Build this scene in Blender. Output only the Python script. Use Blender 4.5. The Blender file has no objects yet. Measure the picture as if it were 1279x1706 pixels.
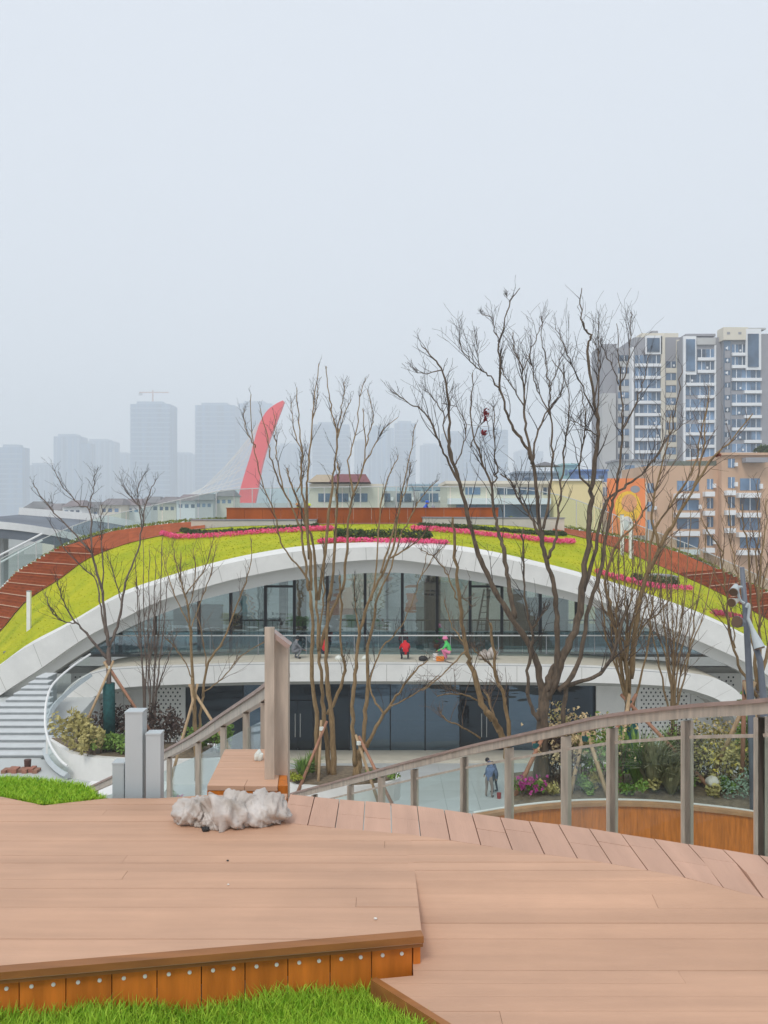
import bpy, bmesh, math, random
import numpy as np
from mathutils import Vector, Matrix
R = math.radians
random.seed(7)
rng = np.random.default_rng(11)
sc = bpy.context.scene
C = sc.collection

# ------------------------------------------------------------------ camera, sky, sun, exposure
EYE = 13.4                      # eye height over the plaza (the deck itself is a roof terrace)
F = 1500.0                      # focal length in photo pixels (1279 x 1706)
cam_d = bpy.data.cameras.new('camera'); cam = bpy.data.objects.new('camera', cam_d); C.objects.link(cam)
cam.location = (0, 0, EYE); cam.rotation_euler = (R(90), 0, 0)
cam_d.sensor_fit = 'VERTICAL'; cam_d.sensor_height = 36.0; cam_d.lens = 36.0 * F / 1706.0
cam_d.clip_start = 0.1; cam_d.clip_end = 9000
sc.camera = cam

SUN_EL, SUN_AZ = 52, 205        # azimuth measured from +Y clockwise: sun behind the camera, a little left
w = bpy.data.worlds.new('World'); sc.world = w; w.use_nodes = True
nt = w.node_tree; nt.nodes.clear()
sky = nt.nodes.new('ShaderNodeTexSky'); sky.sky_type = 'NISHITA'; sky.sun_disc = False
sky.sun_elevation = R(SUN_EL); sky.sun_rotation = R(SUN_AZ); sky.air_density = 1.0; sky.dust_density = 6.0; sky.ozone_density = 1.0
hs = nt.nodes.new('ShaderNodeHueSaturation'); hs.inputs['Saturation'].default_value = 0.35
mx = nt.nodes.new('ShaderNodeMix'); mx.data_type = 'RGBA'; mx.inputs['Factor'].default_value = 0.9
mx.inputs['B'].default_value = (7.85, 8.4, 9.25, 1)       # an even cloud layer over the clear sky
bg = nt.nodes.new('ShaderNodeBackground'); bg.inputs['Strength'].default_value = 0.1
out = nt.nodes.new('ShaderNodeOutputWorld')
nt.links.new(sky.outputs[0], hs.inputs['Color']); nt.links.new(hs.outputs[0], mx.inputs['A'])
nt.links.new(mx.outputs['Result'], bg.inputs['Color']); nt.links.new(bg.outputs[0], out.inputs['Surface'])

sl = bpy.data.lights.new('sun', 'SUN'); sl.energy = 1.5; sl.angle = R(18); sl.color = (1, .96, .9)
so = bpy.data.objects.new('sun', sl); C.objects.link(so)
sd = Vector((math.sin(R(SUN_AZ)) * math.cos(R(SUN_EL)), math.cos(R(SUN_AZ)) * math.cos(R(SUN_EL)), math.sin(R(SUN_EL))))
so.rotation_euler = (-sd).to_track_quat('-Z', 'Y').to_euler(); so.location = (0, -20, 60)
sc.view_settings.view_transform = 'Standard'; sc.view_settings.look = 'None'
sc.view_settings.exposure = 0.12; sc.view_settings.gamma = 1.0
sc.cycles.use_denoising = True
sc.cycles.max_bounces = 10; sc.cycles.transparent_max_bounces = 16; sc.cycles.volume_bounces = 5
sc.cycles.sample_clamp_indirect = 6.0

# ------------------------------------------------------------------ helpers
def P(px, py, d):
    """point seen at photo pixel (px,py), d metres in front of the camera"""
    return Vector(((px - 639.5) / F * d, d, EYE + (853 - py) / F * d))
def PZ(px, d, z): return Vector(((px - 639.5) / F * d, d, z))

def mat(name, col, rough=.6, var=.12, scale=3.0, bump=0.0, bscale=40.0, metal=0.0, spec=.35, col2=None, rnd=0.0, stretch=(1, 1, 1), detail=4, dirt=0.0):
    m = bpy.data.materials.new(name); m.use_nodes = True; n = m.node_tree; b = n.nodes['Principled BSDF']
    b.inputs['Roughness'].default_value = rough; b.inputs['Metallic'].default_value = metal
    b.inputs['Specular IOR Level'].default_value = spec
    tc = n.nodes.new('ShaderNodeTexCoord'); mp = n.nodes.new('ShaderNodeMapping'); mp.inputs['Scale'].default_value = stretch
    n.links.new(tc.outputs['Object'], mp.inputs['Vector'])
    nz = n.nodes.new('ShaderNodeTexNoise'); nz.inputs['Scale'].default_value = scale; nz.inputs['Detail'].default_value = detail
    n.links.new(mp.outputs[0], nz.inputs['Vector'])
    rp = n.nodes.new('ShaderNodeMapRange'); rp.inputs['From Min'].default_value = .3; rp.inputs['From Max'].default_value = .7
    n.links.new(nz.outputs['Fac'], rp.inputs['Value'])
    mixn = n.nodes.new('ShaderNodeMix'); mixn.data_type = 'RGBA'
    if col2 is None:
        a = [c * (1 - var) for c in col]; bb = [c * (1 + var) for c in col]
    else: a, bb = col, col2
    mixn.inputs['A'].default_value = (*a[:3], 1); mixn.inputs['B'].default_value = (*bb[:3], 1)
    n.links.new(rp.outputs[0], mixn.inputs['Factor'])
    last = mixn.outputs['Result']
    if dirt:
        nd = n.nodes.new('ShaderNodeTexNoise'); nd.inputs['Scale'].default_value = 1.1; nd.inputs['Detail'].default_value = 7; nd.inputs['Roughness'].default_value = .65
        n.links.new(tc.outputs['Object'], nd.inputs['Vector'])
        md = n.nodes.new('ShaderNodeMapRange'); md.inputs['From Min'].default_value = .35; md.inputs['From Max'].default_value = .7; md.inputs['To Min'].default_value = 1 - dirt; md.inputs['To Max'].default_value = 1 + dirt * .6
        n.links.new(nd.outputs['Fac'], md.inputs['Value'])
        hd = n.nodes.new('ShaderNodeHueSaturation'); n.links.new(md.outputs[0], hd.inputs['Value']); n.links.new(last, hd.inputs['Color']); last = hd.outputs[0]
        rr3 = n.nodes.new('ShaderNodeMapRange'); rr3.inputs['To Min'].default_value = rough - .14; rr3.inputs['To Max'].default_value = rough + .14; n.links.new(nd.outputs['Fac'], rr3.inputs['Value']); n.links.new(rr3.outputs[0], b.inputs['Roughness'])
    if rnd:
        oi = n.nodes.new('ShaderNodeObjectInfo'); mr = n.nodes.new('ShaderNodeMapRange')
        mr.inputs['To Min'].default_value = 1 - rnd; mr.inputs['To Max'].default_value = 1 + rnd
        n.links.new(oi.outputs['Random'], mr.inputs['Value'])
        hv = n.nodes.new('ShaderNodeHueSaturation'); n.links.new(mr.outputs[0], hv.inputs['Value']); n.links.new(last, hv.inputs['Color'])
        last = hv.outputs[0]
    n.links.new(last, b.inputs['Base Color'])
    if bump:
        n2 = n.nodes.new('ShaderNodeTexNoise'); n2.inputs['Scale'].default_value = bscale; n2.inputs['Detail'].default_value = 3
        n.links.new(mp.outputs[0], n2.inputs['Vector'])
        bp = n.nodes.new('ShaderNodeBump'); bp.inputs['Strength'].default_value = bump; bp.inputs['Distance'].default_value = .02
        n.links.new(n2.outputs['Fac'], bp.inputs['Height']); n.links.new(bp.outputs[0], b.inputs['Normal'])
    return m
def glass(name, tint, refl=.12, rough=.02, gcol=(.9, .95, 1), wob=0.0):
    m = bpy.data.materials.new(name); m.use_nodes = True; n = m.node_tree; n.nodes.clear()
    o = n.nodes.new('ShaderNodeOutputMaterial'); t = n.nodes.new('ShaderNodeBsdfTransparent'); t.inputs[0].default_value = (*tint, 1)
    g = n.nodes.new('ShaderNodeBsdfGlossy'); g.inputs['Roughness'].default_value = rough; g.inputs['Color'].default_value = (*gcol, 1)
    if wob:      # slightly uneven panes, so that reflections break up
        tc = n.nodes.new('ShaderNodeTexCoord'); mp = n.nodes.new('ShaderNodeMapping'); mp.inputs['Scale'].default_value = (.35, 1, 1.6); nz = n.nodes.new('ShaderNodeTexNoise'); nz.inputs['Scale'].default_value = .9; nz.inputs['Detail'].default_value = 2
        bp_ = n.nodes.new('ShaderNodeBump'); bp_.inputs['Strength'].default_value = wob; bp_.inputs['Distance'].default_value = .25
        n.links.new(tc.outputs['Object'], mp.inputs[0]); n.links.new(mp.outputs[0], nz.inputs['Vector']); n.links.new(nz.outputs['Fac'], bp_.inputs['Height']); n.links.new(bp_.outputs[0], g.inputs['Normal'])
    fr = n.nodes.new('ShaderNodeLayerWeight'); pw = n.nodes.new('ShaderNodeMath'); pw.operation = 'POWER'; pw.inputs[1].default_value = 5
    n.links.new(fr.outputs['Facing'], pw.inputs[0])
    ad = n.nodes.new('ShaderNodeMath'); ad.operation = 'MULTIPLY_ADD'; ad.inputs[1].default_value = .8; ad.inputs[2].default_value = refl; ad.use_clamp = True
    n.links.new(pw.outputs[0], ad.inputs[0])
    mxs = n.nodes.new('ShaderNodeMixShader'); n.links.new(ad.outputs[0], mxs.inputs[0]); n.links.new(t.outputs[0], mxs.inputs[1]); n.links.new(g.outputs[0], mxs.inputs[2])
    n.links.new(mxs.outputs[0], o.inputs['Surface'])
    return m

class MB:
    def __init__(s): s.v = []; s.f = []
    def add(s, vs, fs):
        k = len(s.v); s.v += [tuple(v) for v in vs]; s.f += [tuple(i + k for i in f) for f in fs]; return s
    def box(s, x0, x1, y0, y1, z0, z1):
        return s.add([(x0, y0, z0), (x1, y0, z0), (x1, y1, z0), (x0, y1, z0), (x0, y0, z1), (x1, y0, z1), (x1, y1, z1), (x0, y1, z1)],
                     [(0, 3, 2, 1), (4, 5, 6, 7), (0, 1, 5, 4), (1, 2, 6, 5), (2, 3, 7, 6), (3, 0, 4, 7)])
    def hexa(s, b, t):   # any 4-sided block: four bottom points, four top points (ccw from above)
        return s.add(list(b) + list(t), [(0, 3, 2, 1), (4, 5, 6, 7), (0, 1, 5, 4), (1, 2, 6, 5), (2, 3, 7, 6), (3, 0, 4, 7)])
    def beam(s, a, b, w, h, up=(0, 0, 1)):
        a, b = Vector(a), Vector(b); d = (b - a).normalized(); u = Vector(up); sd_ = d.cross(u)
        if sd_.length < 1e-4: sd_ = d.cross(Vector((1, 0, 0)))
        sd_.normalize(); u = sd_.cross(d).normalized(); q = []
        for p in (a, b):
            for i, j in ((-1, -1), (1, -1), (1, 1), (-1, 1)): q.append(p + sd_ * (w / 2 * i) + u * (h / 2 * j))
        return s.add(q, [(0, 1, 2, 3), (7, 6, 5, 4), (0, 4, 5, 1), (1, 5, 6, 2), (2, 6, 7, 3), (3, 7, 4, 0)])
    def tube(s, pts, rad, n=6, cap=True):
        pts = [Vector(p) for p in pts]; m = len(pts)
        if not hasattr(rad, '__len__'): rad = [rad] * m
        k = len(s.v); ref = None
        for i, p in enumerate(pts):
            d = (pts[min(i + 1, m - 1)] - pts[max(i - 1, 0)])
            if d.length < 1e-9: d = Vector((0, 0, 1))
            d.normalize()
            if ref is None:
                ref = d.cross(Vector((0.3, 1, 0.1))).normalized()
            ref = (ref - d * ref.dot(d)).normalized(); o = d.cross(ref)
            for j in range(n):
                a = 2 * math.pi * j / n; s.v.append(tuple(p + (ref * math.cos(a) + o * math.sin(a)) * rad[i]))
        for i in range(m - 1):
            for j in range(n):
                a = k + i * n + j; b = k + i * n + (j + 1) % n; s.f.append((a, b, b + n, a + n))
        if cap:
            s.f.append(tuple(k + j for j in reversed(range(n)))); s.f.append(tuple(k + (m - 1) * n + j for j in range(n)))
        return s
    def loft(s, rows, closed=False, flip=False):
        k = len(s.v); n = len(rows[0])
        for r in rows: s.v += [tuple(p) for p in r]
        R_ = len(rows)
        for i in range(R_ if closed else R_ - 1):
            i2 = (i + 1) % R_
            for j in range(n - 1):
                q = (k + i * n + j, k + i * n + j + 1, k + i2 * n + j + 1, k + i2 * n + j)
                s.f.append(q[::-1] if flip else q)
        return s
    def capends(s, rows):
        self = s; n = len(rows[0]); s.add([r[0] for r in rows], [tuple(range(len(rows)))]); s.add([r[-1] for r in rows], [tuple(reversed(range(len(rows))))]); return s
    def prism(s, poly, z0, z1):
        n = len(poly); s.add([(x, y, z0) for x, y in poly] + [(x, y, z1) for x, y in poly],
              [tuple(reversed(range(n))), tuple(range(n, 2 * n))] + [(i, (i + 1) % n, n + (i + 1) % n, n + i) for i in range(n)]); return s
    def mesh(s, name, m, smooth=False):
        me = bpy.data.meshes.new(name); me.from_pydata(s.v, [], s.f); me.materials.append(m)
        if smooth: me.polygons.foreach_set('use_smooth', [True] * len(me.polygons))
        me.update(); return me
def tag(o, label=None, cat=None, group=None, kind=None):
    if label: o['label'] = label
    if cat: o['category'] = cat
    if group: o['group'] = group
    if kind: o['kind'] = kind
    return o
def attach(o, parent):
    o.parent = parent
    L = parent.location.copy(); q = parent.parent
    o.matrix_parent_inverse = Matrix.Translation(-parent['base_v']) if False else Matrix.Translation(-world_loc(parent))
def world_loc(o):
    return Vector(LOCS.get(o.name, (0, 0, 0)))
LOCS = {}
def link(o, parent=None):
    C.objects.link(o)
    if parent is not None: attach(o, parent)
    return o
def obj(name, mb, m, parent=None, label=None, cat=None, group=None, kind=None, smooth=False, fix=False):
    me = mb.mesh(name, m, smooth) if isinstance(mb, MB) else mb
    if fix:
        bm = bmesh.new(); bm.from_mesh(me); bmesh.ops.recalc_face_normals(bm, faces=bm.faces); bm.to_mesh(me); bm.free()
    o = bpy.data.objects.new(name, me); link(o, parent)
    return tag(o, label, cat, group, kind)
def inst(name, me, parent, loc, rz=0.0, scl=None):
    """a piece that shares its mesh; loc in world coordinates"""
    o = bpy.data.objects.new(name, me); link(o, parent); o.location = loc; o.rotation_euler = (0, 0, rz)
    if scl: o.scale = scl
    return o
def thing(name, loc, label, cat, group=None):
    o = bpy.data.objects.new(name, None); o.empty_display_size = .2; C.objects.link(o); o.location = loc
    LOCS[o.name] = tuple(loc)
    return tag(o, label, cat, group)
def struct(name, mb, m, parent=None, **k): return obj(name, mb, m, parent, kind='structure', **k)
def interp(pts, n):
    """resample a list of tuples to n samples, Catmull-Rom smooth"""
    p = np.array(pts, float); t = np.linspace(0, len(p) - 1, n); o = []
    for u in t:
        i = min(int(u), len(p) - 2); f = u - i
        p0 = p[max(i - 1, 0)]; p1 = p[i]; p2 = p[i + 1]; p3 = p[min(i + 2, len(p) - 1)]
        o.append(.5 * ((2 * p1) + (-p0 + p2) * f + (2 * p0 - 5 * p1 + 4 * p2 - p3) * f * f + (-p0 + 3 * p1 - 3 * p2 + p3) * f ** 3))
    return np.array(o)
def at_x(pts, xs):
    """y of a pixel polyline (sorted in x), smoothed, at the given xs"""
    q = interp(pts, 40 * len(pts)); return np.interp(xs, q[:, 0], q[:, 1])

# ------------------------------------------------------------------ materials
M = {}
M['deck'] = mat('deck_board', (.565, .338, .222), .62, .10, dirt=.09, scale=2.2, rnd=.035, bump=.15, bscale=30, stretch=(.35, 4, 4))# 2.2, bump=.15, bscale=30, rnd=.05, stretch=(.35, 4, 4))
M['deck_y'] = mat('deck_board_cross', (.545, .33, .235), .62, .10, dirt=.09, scale=2.2, rnd=.04, bump=.15, bscale=30, stretch=(4, .35, 4))# 2.2, bump=.15, bscale=30, rnd=.06, stretch=(4, .35, 4))
M['deck_under'] = mat('deck_joist', (.13, .085, .06), .9)
M['rustwood'] = mat('oiled_timber', (.56, .165, .020), .5, .22, 5, bump=.1, bscale=30, rnd=.10, stretch=(4, 4, .5))
M['rustedge'] = mat('oiled_timber_cap', (.30, .12, .035), .5, .2, 4, rnd=.06, stretch=(.5, 4, 4))
M['screw'] = mat('screw_plug', (.75, .72, .66), .4, .05)
M['soil'] = mat('soil', (.17, .13, .085), .95, .3, 8, bump=.4, bscale=30)
M['grass'] = mat('grass_blade', (.19, .43, .02), .6, .3, 26, col2=(.46, .64, .06), spec=.2)
M['lawn'] = mat('roof_lawn', (.30, .36, .012), .9, .2, .5, col2=(.48, .47, .018), detail=8, bump=.25, bscale=9, spec=.1)
M['lawnblade'] = mat('roof_lawn_blade', (.32, .38, .013), .85, .2, .5, col2=(.50, .48, .018), detail=8, spec=.1)
M['white'] = mat('white_panel', (.75, .74, .70), .5, .04, dirt=.07, scale=.5, bump=.03, bscale=5, stretch=(1, 1, .35), detail=8)#, .5, bump=.03, bscale=5, stretch=(1, 1, .35), detail=8)
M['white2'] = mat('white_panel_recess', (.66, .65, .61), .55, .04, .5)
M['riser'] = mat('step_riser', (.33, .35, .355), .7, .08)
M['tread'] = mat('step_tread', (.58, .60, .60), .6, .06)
M['cream_stone'] = mat('cream_stone', (.62, .58, .48), .7, .06, 2)
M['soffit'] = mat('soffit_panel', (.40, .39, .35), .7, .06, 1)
M['pale_pave'] = mat('plaza_paving', (.50, .52, .51), .6, .08, .25, detail=6)
M['ground'] = mat('far_ground', (.24, .25, .23), .9, .25, .02)
M['stone_top'] = mat('stone_cap', (.30, .31, .33), .6, .1, 2)
M['corten'] = mat('corten_steel', (.36, .085, .016), .75, .16, 1.5, spec=.12, stretch=(1, 1, .3), rnd=.05)
M['roofdeck'] = mat('roof_stair_board', (.34, .080, .026), .75, .18, 2, spec=.12, rnd=.12)
M['nosing'] = mat('stair_nosing', (.62, .40, .26), .5, .08)
M['steel'] = mat('bronze_steel', (.52, .44, .36), .36, .20, 6, metal=.25, spec=.5, stretch=(3, 3, .5))
M['steel_d'] = mat('handrail_steel', (.38, .27, .23), .40, .15, 5, metal=.12, spec=.5)
M['inox'] = mat('brushed_steel', (.62, .62, .60), .3, .06, 8, metal=.7)
M['greybox'] = mat('grey_coated_steel', (.47, .51, .52), .45, .06, 3, rnd=.03)
M['black'] = mat('black_frame', (.012, .014, .017), .45, .1)
M['column'] = mat('dark_column', (.020, .026, .034), .3, .3, 1)
M['inwall'] = mat('interior_wall', (.22, .27, .25), .8, .35, .35, col2=(.42, .46, .42), detail=6)
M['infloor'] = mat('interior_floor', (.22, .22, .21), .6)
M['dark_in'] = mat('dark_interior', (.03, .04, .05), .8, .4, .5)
M['glass_up'] = glass('upper_glass', (.75, .84, .84), .46, gcol=(.80, .92, .95), wob=.05)
M['glass_low'] = glass('lower_glass', (.35, .46, .52), .20, gcol=(.60, .80, 1), wob=.10)
M['glass_dark'] = glass('dark_glass', (.10, .13, .16), .07, gcol=(.6, .75, .9), wob=.10)
M['glass_rail'] = glass('rail_glass', (.90, .95, .935), .012)
M['glass_bal'] = glass('balcony_glass', (.62, .74, .77), .14)
M['hedge'] = mat('hedge_leaf', (.030, .060, .014), .7, .5, 4, col2=(.075, .12, .03))
M['pink'] = mat('pink_petal', (.85, .06, .22), .6, .3, 6, col2=(.95, .16, .34))
M['pinkd'] = mat('rose_petal', (.40, .03, .10), .6, .3, 6, col2=(.62, .08, .18))
M['bark'] = mat('bark_brown', (.085, .064, .047), .9, .35, 9, bump=.5, bscale=40, col2=(.175, .125, .083), stretch=(2, 2, .5))
M['bark_l'] = mat('bark_tan', (.20, .13, .062), .9, .3, 9, bump=.5, bscale=40, col2=(.33, .225, .115), stretch=(2, 2, .5))
M['bark_g'] = mat('bark_grey', (.115, .085, .070), .9, .3, 9, bump=.4, bscale=40, col2=(.20, .155, .125), stretch=(2, 2, .5))
M['twig'] = mat('twig', (.060, .045, .038), .9, .25, 6)
M['twig_l'] = mat('twig_tan', (.15, .10, .070), .9, .25, 6)
M['pole'] = mat('pale_timber_pole', (.46, .32, .185), .75, .2, 5, stretch=(3, 3, .5))
M['pole_r'] = mat('reddish_timber_pole', (.36, .18, .11), .75, .2, 5, stretch=(3, 3, .5))
M['wrap'] = mat('green_trunk_wrap', (.018, .085, .085), .8, .3, 8, bump=.4, bscale=25)
M['tie'] = mat('white_tie', (.75, .78, .72), .6)
M['redleaf'] = mat('dry_red_leaf', (.20, .015, .02), .7, .4, 20)
M['dryleaf'] = mat('dry_brown_leaf', (.25, .06, .03), .7, .4, 20)
M['shrub_y'] = mat('olive_shrub', (.32, .28, .09), .8, .4, 5, col2=(.55, .48, .20))
M['shrub_g'] = mat('green_shrub', (.09, .18, .03), .7, .4, 5, col2=(.22, .34, .06))
M['shrub_b'] = mat('blue_green_shrub', (.19, .27, .19), .8, .3, 5, col2=(.30, .40, .29))
M['shrub_d'] = mat('dark_brown_shrub', (.055, .035, .03), .8, .4, 5, col2=(.11, .07, .05))
M['sword'] = mat('sword_leaf', (.14, .15, .06), .6, .4, 3, col2=(.36, .33, .19))
M['yellow'] = mat('yellow_flower', (.75, .62, .10), .6, .1)
M['creamfl'] = mat('cream_flower', (.62, .48, .27), .7, .2)
M['magenta'] = mat('magenta_flower', (.48, .05, .26), .6, .3, 20)
M['rock'] = mat('pale_rock', (.55, .52, .45), .8, .15, 4)
M['sack'] = mat('dusty_shaded_sack', (.30, .245, .195), .42, .3, 6, col2=(.62, .57, .53), bump=.12, bscale=12, spec=.5)  # brown tone is tan dirt plus brownish fold shading put into the colour
M['sack_d'] = mat('dark_plastic', (.03, .03, .03), .4)
M['lampgrey'] = mat('lamp_post_grey', (.155, .170, .20), .45, .1, 3)
M['lens'] = mat('lamp_lens', (.12, .07, .04), .3)
M['offwhite'] = mat('offwhite_paint', (.80, .80, .78), .4, .03)
M['road'] = mat('asphalt', (.16, .18, .21), .8, .15, .3)

# ------------------------------------------------------------------ ground, plaza, terraces
g = MB(); g.add([(-2600, -300, -.06), (2600, -300, -.06), (2600, 2650, -.06), (-2600, 2650, -.06)], [(0, 1, 2, 3)])
struct('ground', g, M['ground'])
pz = MB()
plaza = struct('plaza', MB().box(-30, 30, 8, 62, -.05, 0), M['pale_pave'])
# stone setts nearest to the doors: broad slabs with open joints, as children of the plaza
slab = MB().box(-.745, .745, -.745, .745, 0, .035).mesh('paving_slab', M['pale_pave'])
for i in range(-4, 9):
    for j in range(5):
        inst('paving_slab', slab, plaza, (i * 1.5 + .6, 41 + j * 1.5, .002))
struct('door_apron', MB().box(-14.5, 14.5, 48.02, 50.6, .005, .15), M['cream_stone'])

TZ = EYE - 9.5       # left terrace level
terr = MB().prism([(-26, 26.5), (0.25, 26.5), (0.25, 31.2), (-6.5, 32.6), (-13.2, 34.6), (-15, 47.5), (-26, 47.5)], .01, TZ)
struct('terrace', terr, M['pale_pave'])

# ------------------------------------------------------------------ the arched building
XS = np.linspace(-140, 1420, 105)
cA = [(-140, 1215), (-60, 1152), (0, 1110), (50, 1074), (120, 1037), (200, 991), (270, 966), (350, 942), (430, 924), (520, 911), (640, 906), (730, 909), (800, 918), (880, 935), (960, 955), (1030, 976), (1101, 1000), (1171, 1026), (1235, 1057), (1320, 1105), (1420, 1170)]
cM = [(-140, 1275), (-60, 1205), (0, 1158), (64, 1116), (139, 1064), (200, 1033), (262, 1003), (332, 981), (394, 964), (480, 947), (560, 937), (640, 932), (700, 937), (794, 953), (864, 966), (940, 984), (1000, 1002), (1084, 1034), (1171, 1071), (1239, 1102), (1320, 1150), (1420, 1215)]
cS = [(-140, 1300), (-60, 1230), (0, 1180), (64, 1137), (144, 1084), (200, 1053), (258, 1027), (342, 998), (420, 980), (480, 968), (560, 958), (640, 954), (700, 957), (782, 967), (864, 982), (940, 998), (1000, 1014), (1060, 1038), (1115, 1064), (1195, 1101), (1239, 1122), (1320, 1170), (1420, 1235)]
yA, yM, yS = at_x(cA, XS), at_x(cM, XS), at_x(cS, XS)
D1, D2, D3 = 46.0, 46.7, 50.2
row_lawn = [P(x, y, 47.3) for x, y in zip(XS, yA)]
row_cop0 = [Vector((p.x, 47.3, p.z + .10)) for p in row_lawn]
row_cop1 = [Vector((p.x * .998, D1, p.z - .12)) for p in row_lawn]
row_m0 = [P(x, y, D1) for x, y in zip(XS, yM)]
row_m1 = [Vector((p.x, D2, p.z)) for p in row_m0]
row_s0 = [P(x, y, D2) for x, y in zip(XS, yS)]
row_s0 = [Vector((p.x, p.y, min(p.z, q.z - .2))) for p, q in zip(row_s0, row_m1)]
row_s1 = [Vector((p.x, D3, p.z + .05)) for p in row_s0]
bld = thing('arched_building', (0, 48, 0), 'white arched building with green lawn roof, curved balcony and dark glass front', 'building')
obj('arch_coping', MB().loft([row_lawn, row_cop0, row_cop1]), M['white'], bld, fix=False, smooth=False)
obj('arch_fascia', MB().loft([[v + Vector((0, .004, -.004)) for v in row_cop1], row_m0, row_m1]), M['white'], bld)
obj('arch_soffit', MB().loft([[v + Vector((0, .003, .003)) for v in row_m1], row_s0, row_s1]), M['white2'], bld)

for k in range(6, 100, 4):
    a, b = row_cop1[k], row_m0[k]; obj('panel_joint', MB().add([a + Vector((-.012, -.004, -.02)), a + Vector((.012, -.004, -.02)), b + Vector((.012, -.004, .01)), b + Vector((-.012, -.004, .01))], [(0, 1, 2, 3)]), M['soffit'], bld)
# roof lawn, sloping back from the coping
XB = np.linspace(-140, 1420, 105)
cB = [(-140, 1190), (-60, 1110), (0, 1053), (44, 1002), (101, 964), (145, 932), (208, 907), (272, 892), (330, 882), (420, 876), (640, 873), (830, 875), (900, 882), (962, 894), (1010, 908), (1057, 926), (1124, 954), (1206, 992), (1300, 1045), (1420, 1120)]
cW = [(-140, 1120), (-60, 1040), (0, 985), (24, 958), (61, 936), (94, 917), (134, 899), (180, 887), (240, 878), (303, 871), (420, 866), (640, 864), (830, 866), (900, 872), (944, 881), (1010, 892), (1076, 905), (1113, 916), (1162, 932), (1220, 961), (1320, 1010), (1420, 1075)]
DB, DW = 57.0, 60.5
yB, yW = at_x(cB, XB), at_x(cW, XB)
row_b = [P(x, y, DB) for x, y in zip(XB, yB)]
row_w = [P(x, y, DW) for x, y in zip(XB, yW)]
def lerp_rows(a, b, t): return [p.lerp(q, t) for p, q in zip(a, b)]
la = [Vector((p.x, 47.32, p.z + .03)) for p in row_lawn]
lawn_rows = [lerp_rows(la, row_b, t) for t in np.linspace(0, 1, 9)]
obj('roof_lawn', MB().loft(lawn_rows), M['lawn'], bld, smooth=True)
# short tufts over the roof lawn, too many to count
tb = MB()
for k in range(15000):
    i = random.random() * 103; j = int(i); f = i - j; t = random.random()
    a = la[j].lerp(la[j + 1], f); b = row_b[j].lerp(row_b[j + 1], f); p = a.lerp(b, t)
    an = random.random() * math.pi; wv = Vector((math.cos(an), math.sin(an), 0)) * random.uniform(.03, .07); h = random.uniform(.015, .05)
    tb.add([p - wv, p + wv, p + Vector((random.uniform(-.05, .05), random.uniform(-.05, .05), h))], [(0, 1, 2)])
tag(obj('roof_grass', tb, M['lawnblade'], bld), kind='stuff')
# skirt at the back of the roof and the back wall down to the plaza
row_back = [Vector((p.x, 66, p.z - .6)) for p in row_w]
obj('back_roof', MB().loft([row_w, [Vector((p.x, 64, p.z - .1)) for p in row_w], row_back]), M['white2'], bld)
obj('roof_edge_strip', MB().loft([[p + Vector((0, -.12, .05)) for p in row_b], [p + Vector((0, .12, .06)) for p in row_b]]), M['soffit'], bld)

# walkway round the back of the lawn: stair treads at the flanks, boards on top
def wpt(row, px):     # point on a sampled row above pixel column px
    i = np.interp(px, XB, np.arange(len(XB))); j = min(int(i), len(XB) - 2); return row[j].lerp(row[j + 1], i - j)
def tread(px0, px1, nos, rise):
    a, b, c, d = wpt(row_b, px0), wpt(row_b, px1), wpt(row_w, px1), wpt(row_w, px0)
    a = a + Vector((0, .14, 0)); b = b + Vector((0, .14, 0))
    z = max(a.z, b.z) if rise else None
    zs = [a.z, b.z, c.z, d.z]
    if rise:
        zf = max(a.z, b.z); zb = max(c.z, d.z); zs = [zf, zf, zb, zb]
    top = [Vector((p.x, p.y, q + .03)) for p, q in zip((a, b, c, d), zs)]
    bot = [Vector((p.x, p.y, q - .35)) for p, q in zip((a, b, c, d), zs)]
    o = obj('stair_tread' if rise else 'walkway_board', MB().hexa(bot, top), M['roofdeck'], walk)
    if nos:
        e0, e1 = (top[0], top[3]) if px0 < 640 else (top[1], top[2])
        obj('nosing', MB().beam(e0 + Vector((0, 0, .012)), e1 + Vector((0, 0, .012)), .09, .035), M['nosing'], o)
walk = thing('roof_walkway', (0, 58, 8), 'red-brown timber walkway climbing in steps round the back of the roof lawn', 'walkway')
def zpt(row, side, z):      # where a flank of a row reaches height z
    mid = 52; r_ = row[:mid + 1] if side < 0 else row[mid:][::-1]
    i = np.interp(z, [p.z for p in r_], np.arange(len(r_))); j = min(int(i), len(r_) - 2); return r_[j].lerp(r_[j + 1], i - j)
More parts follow.
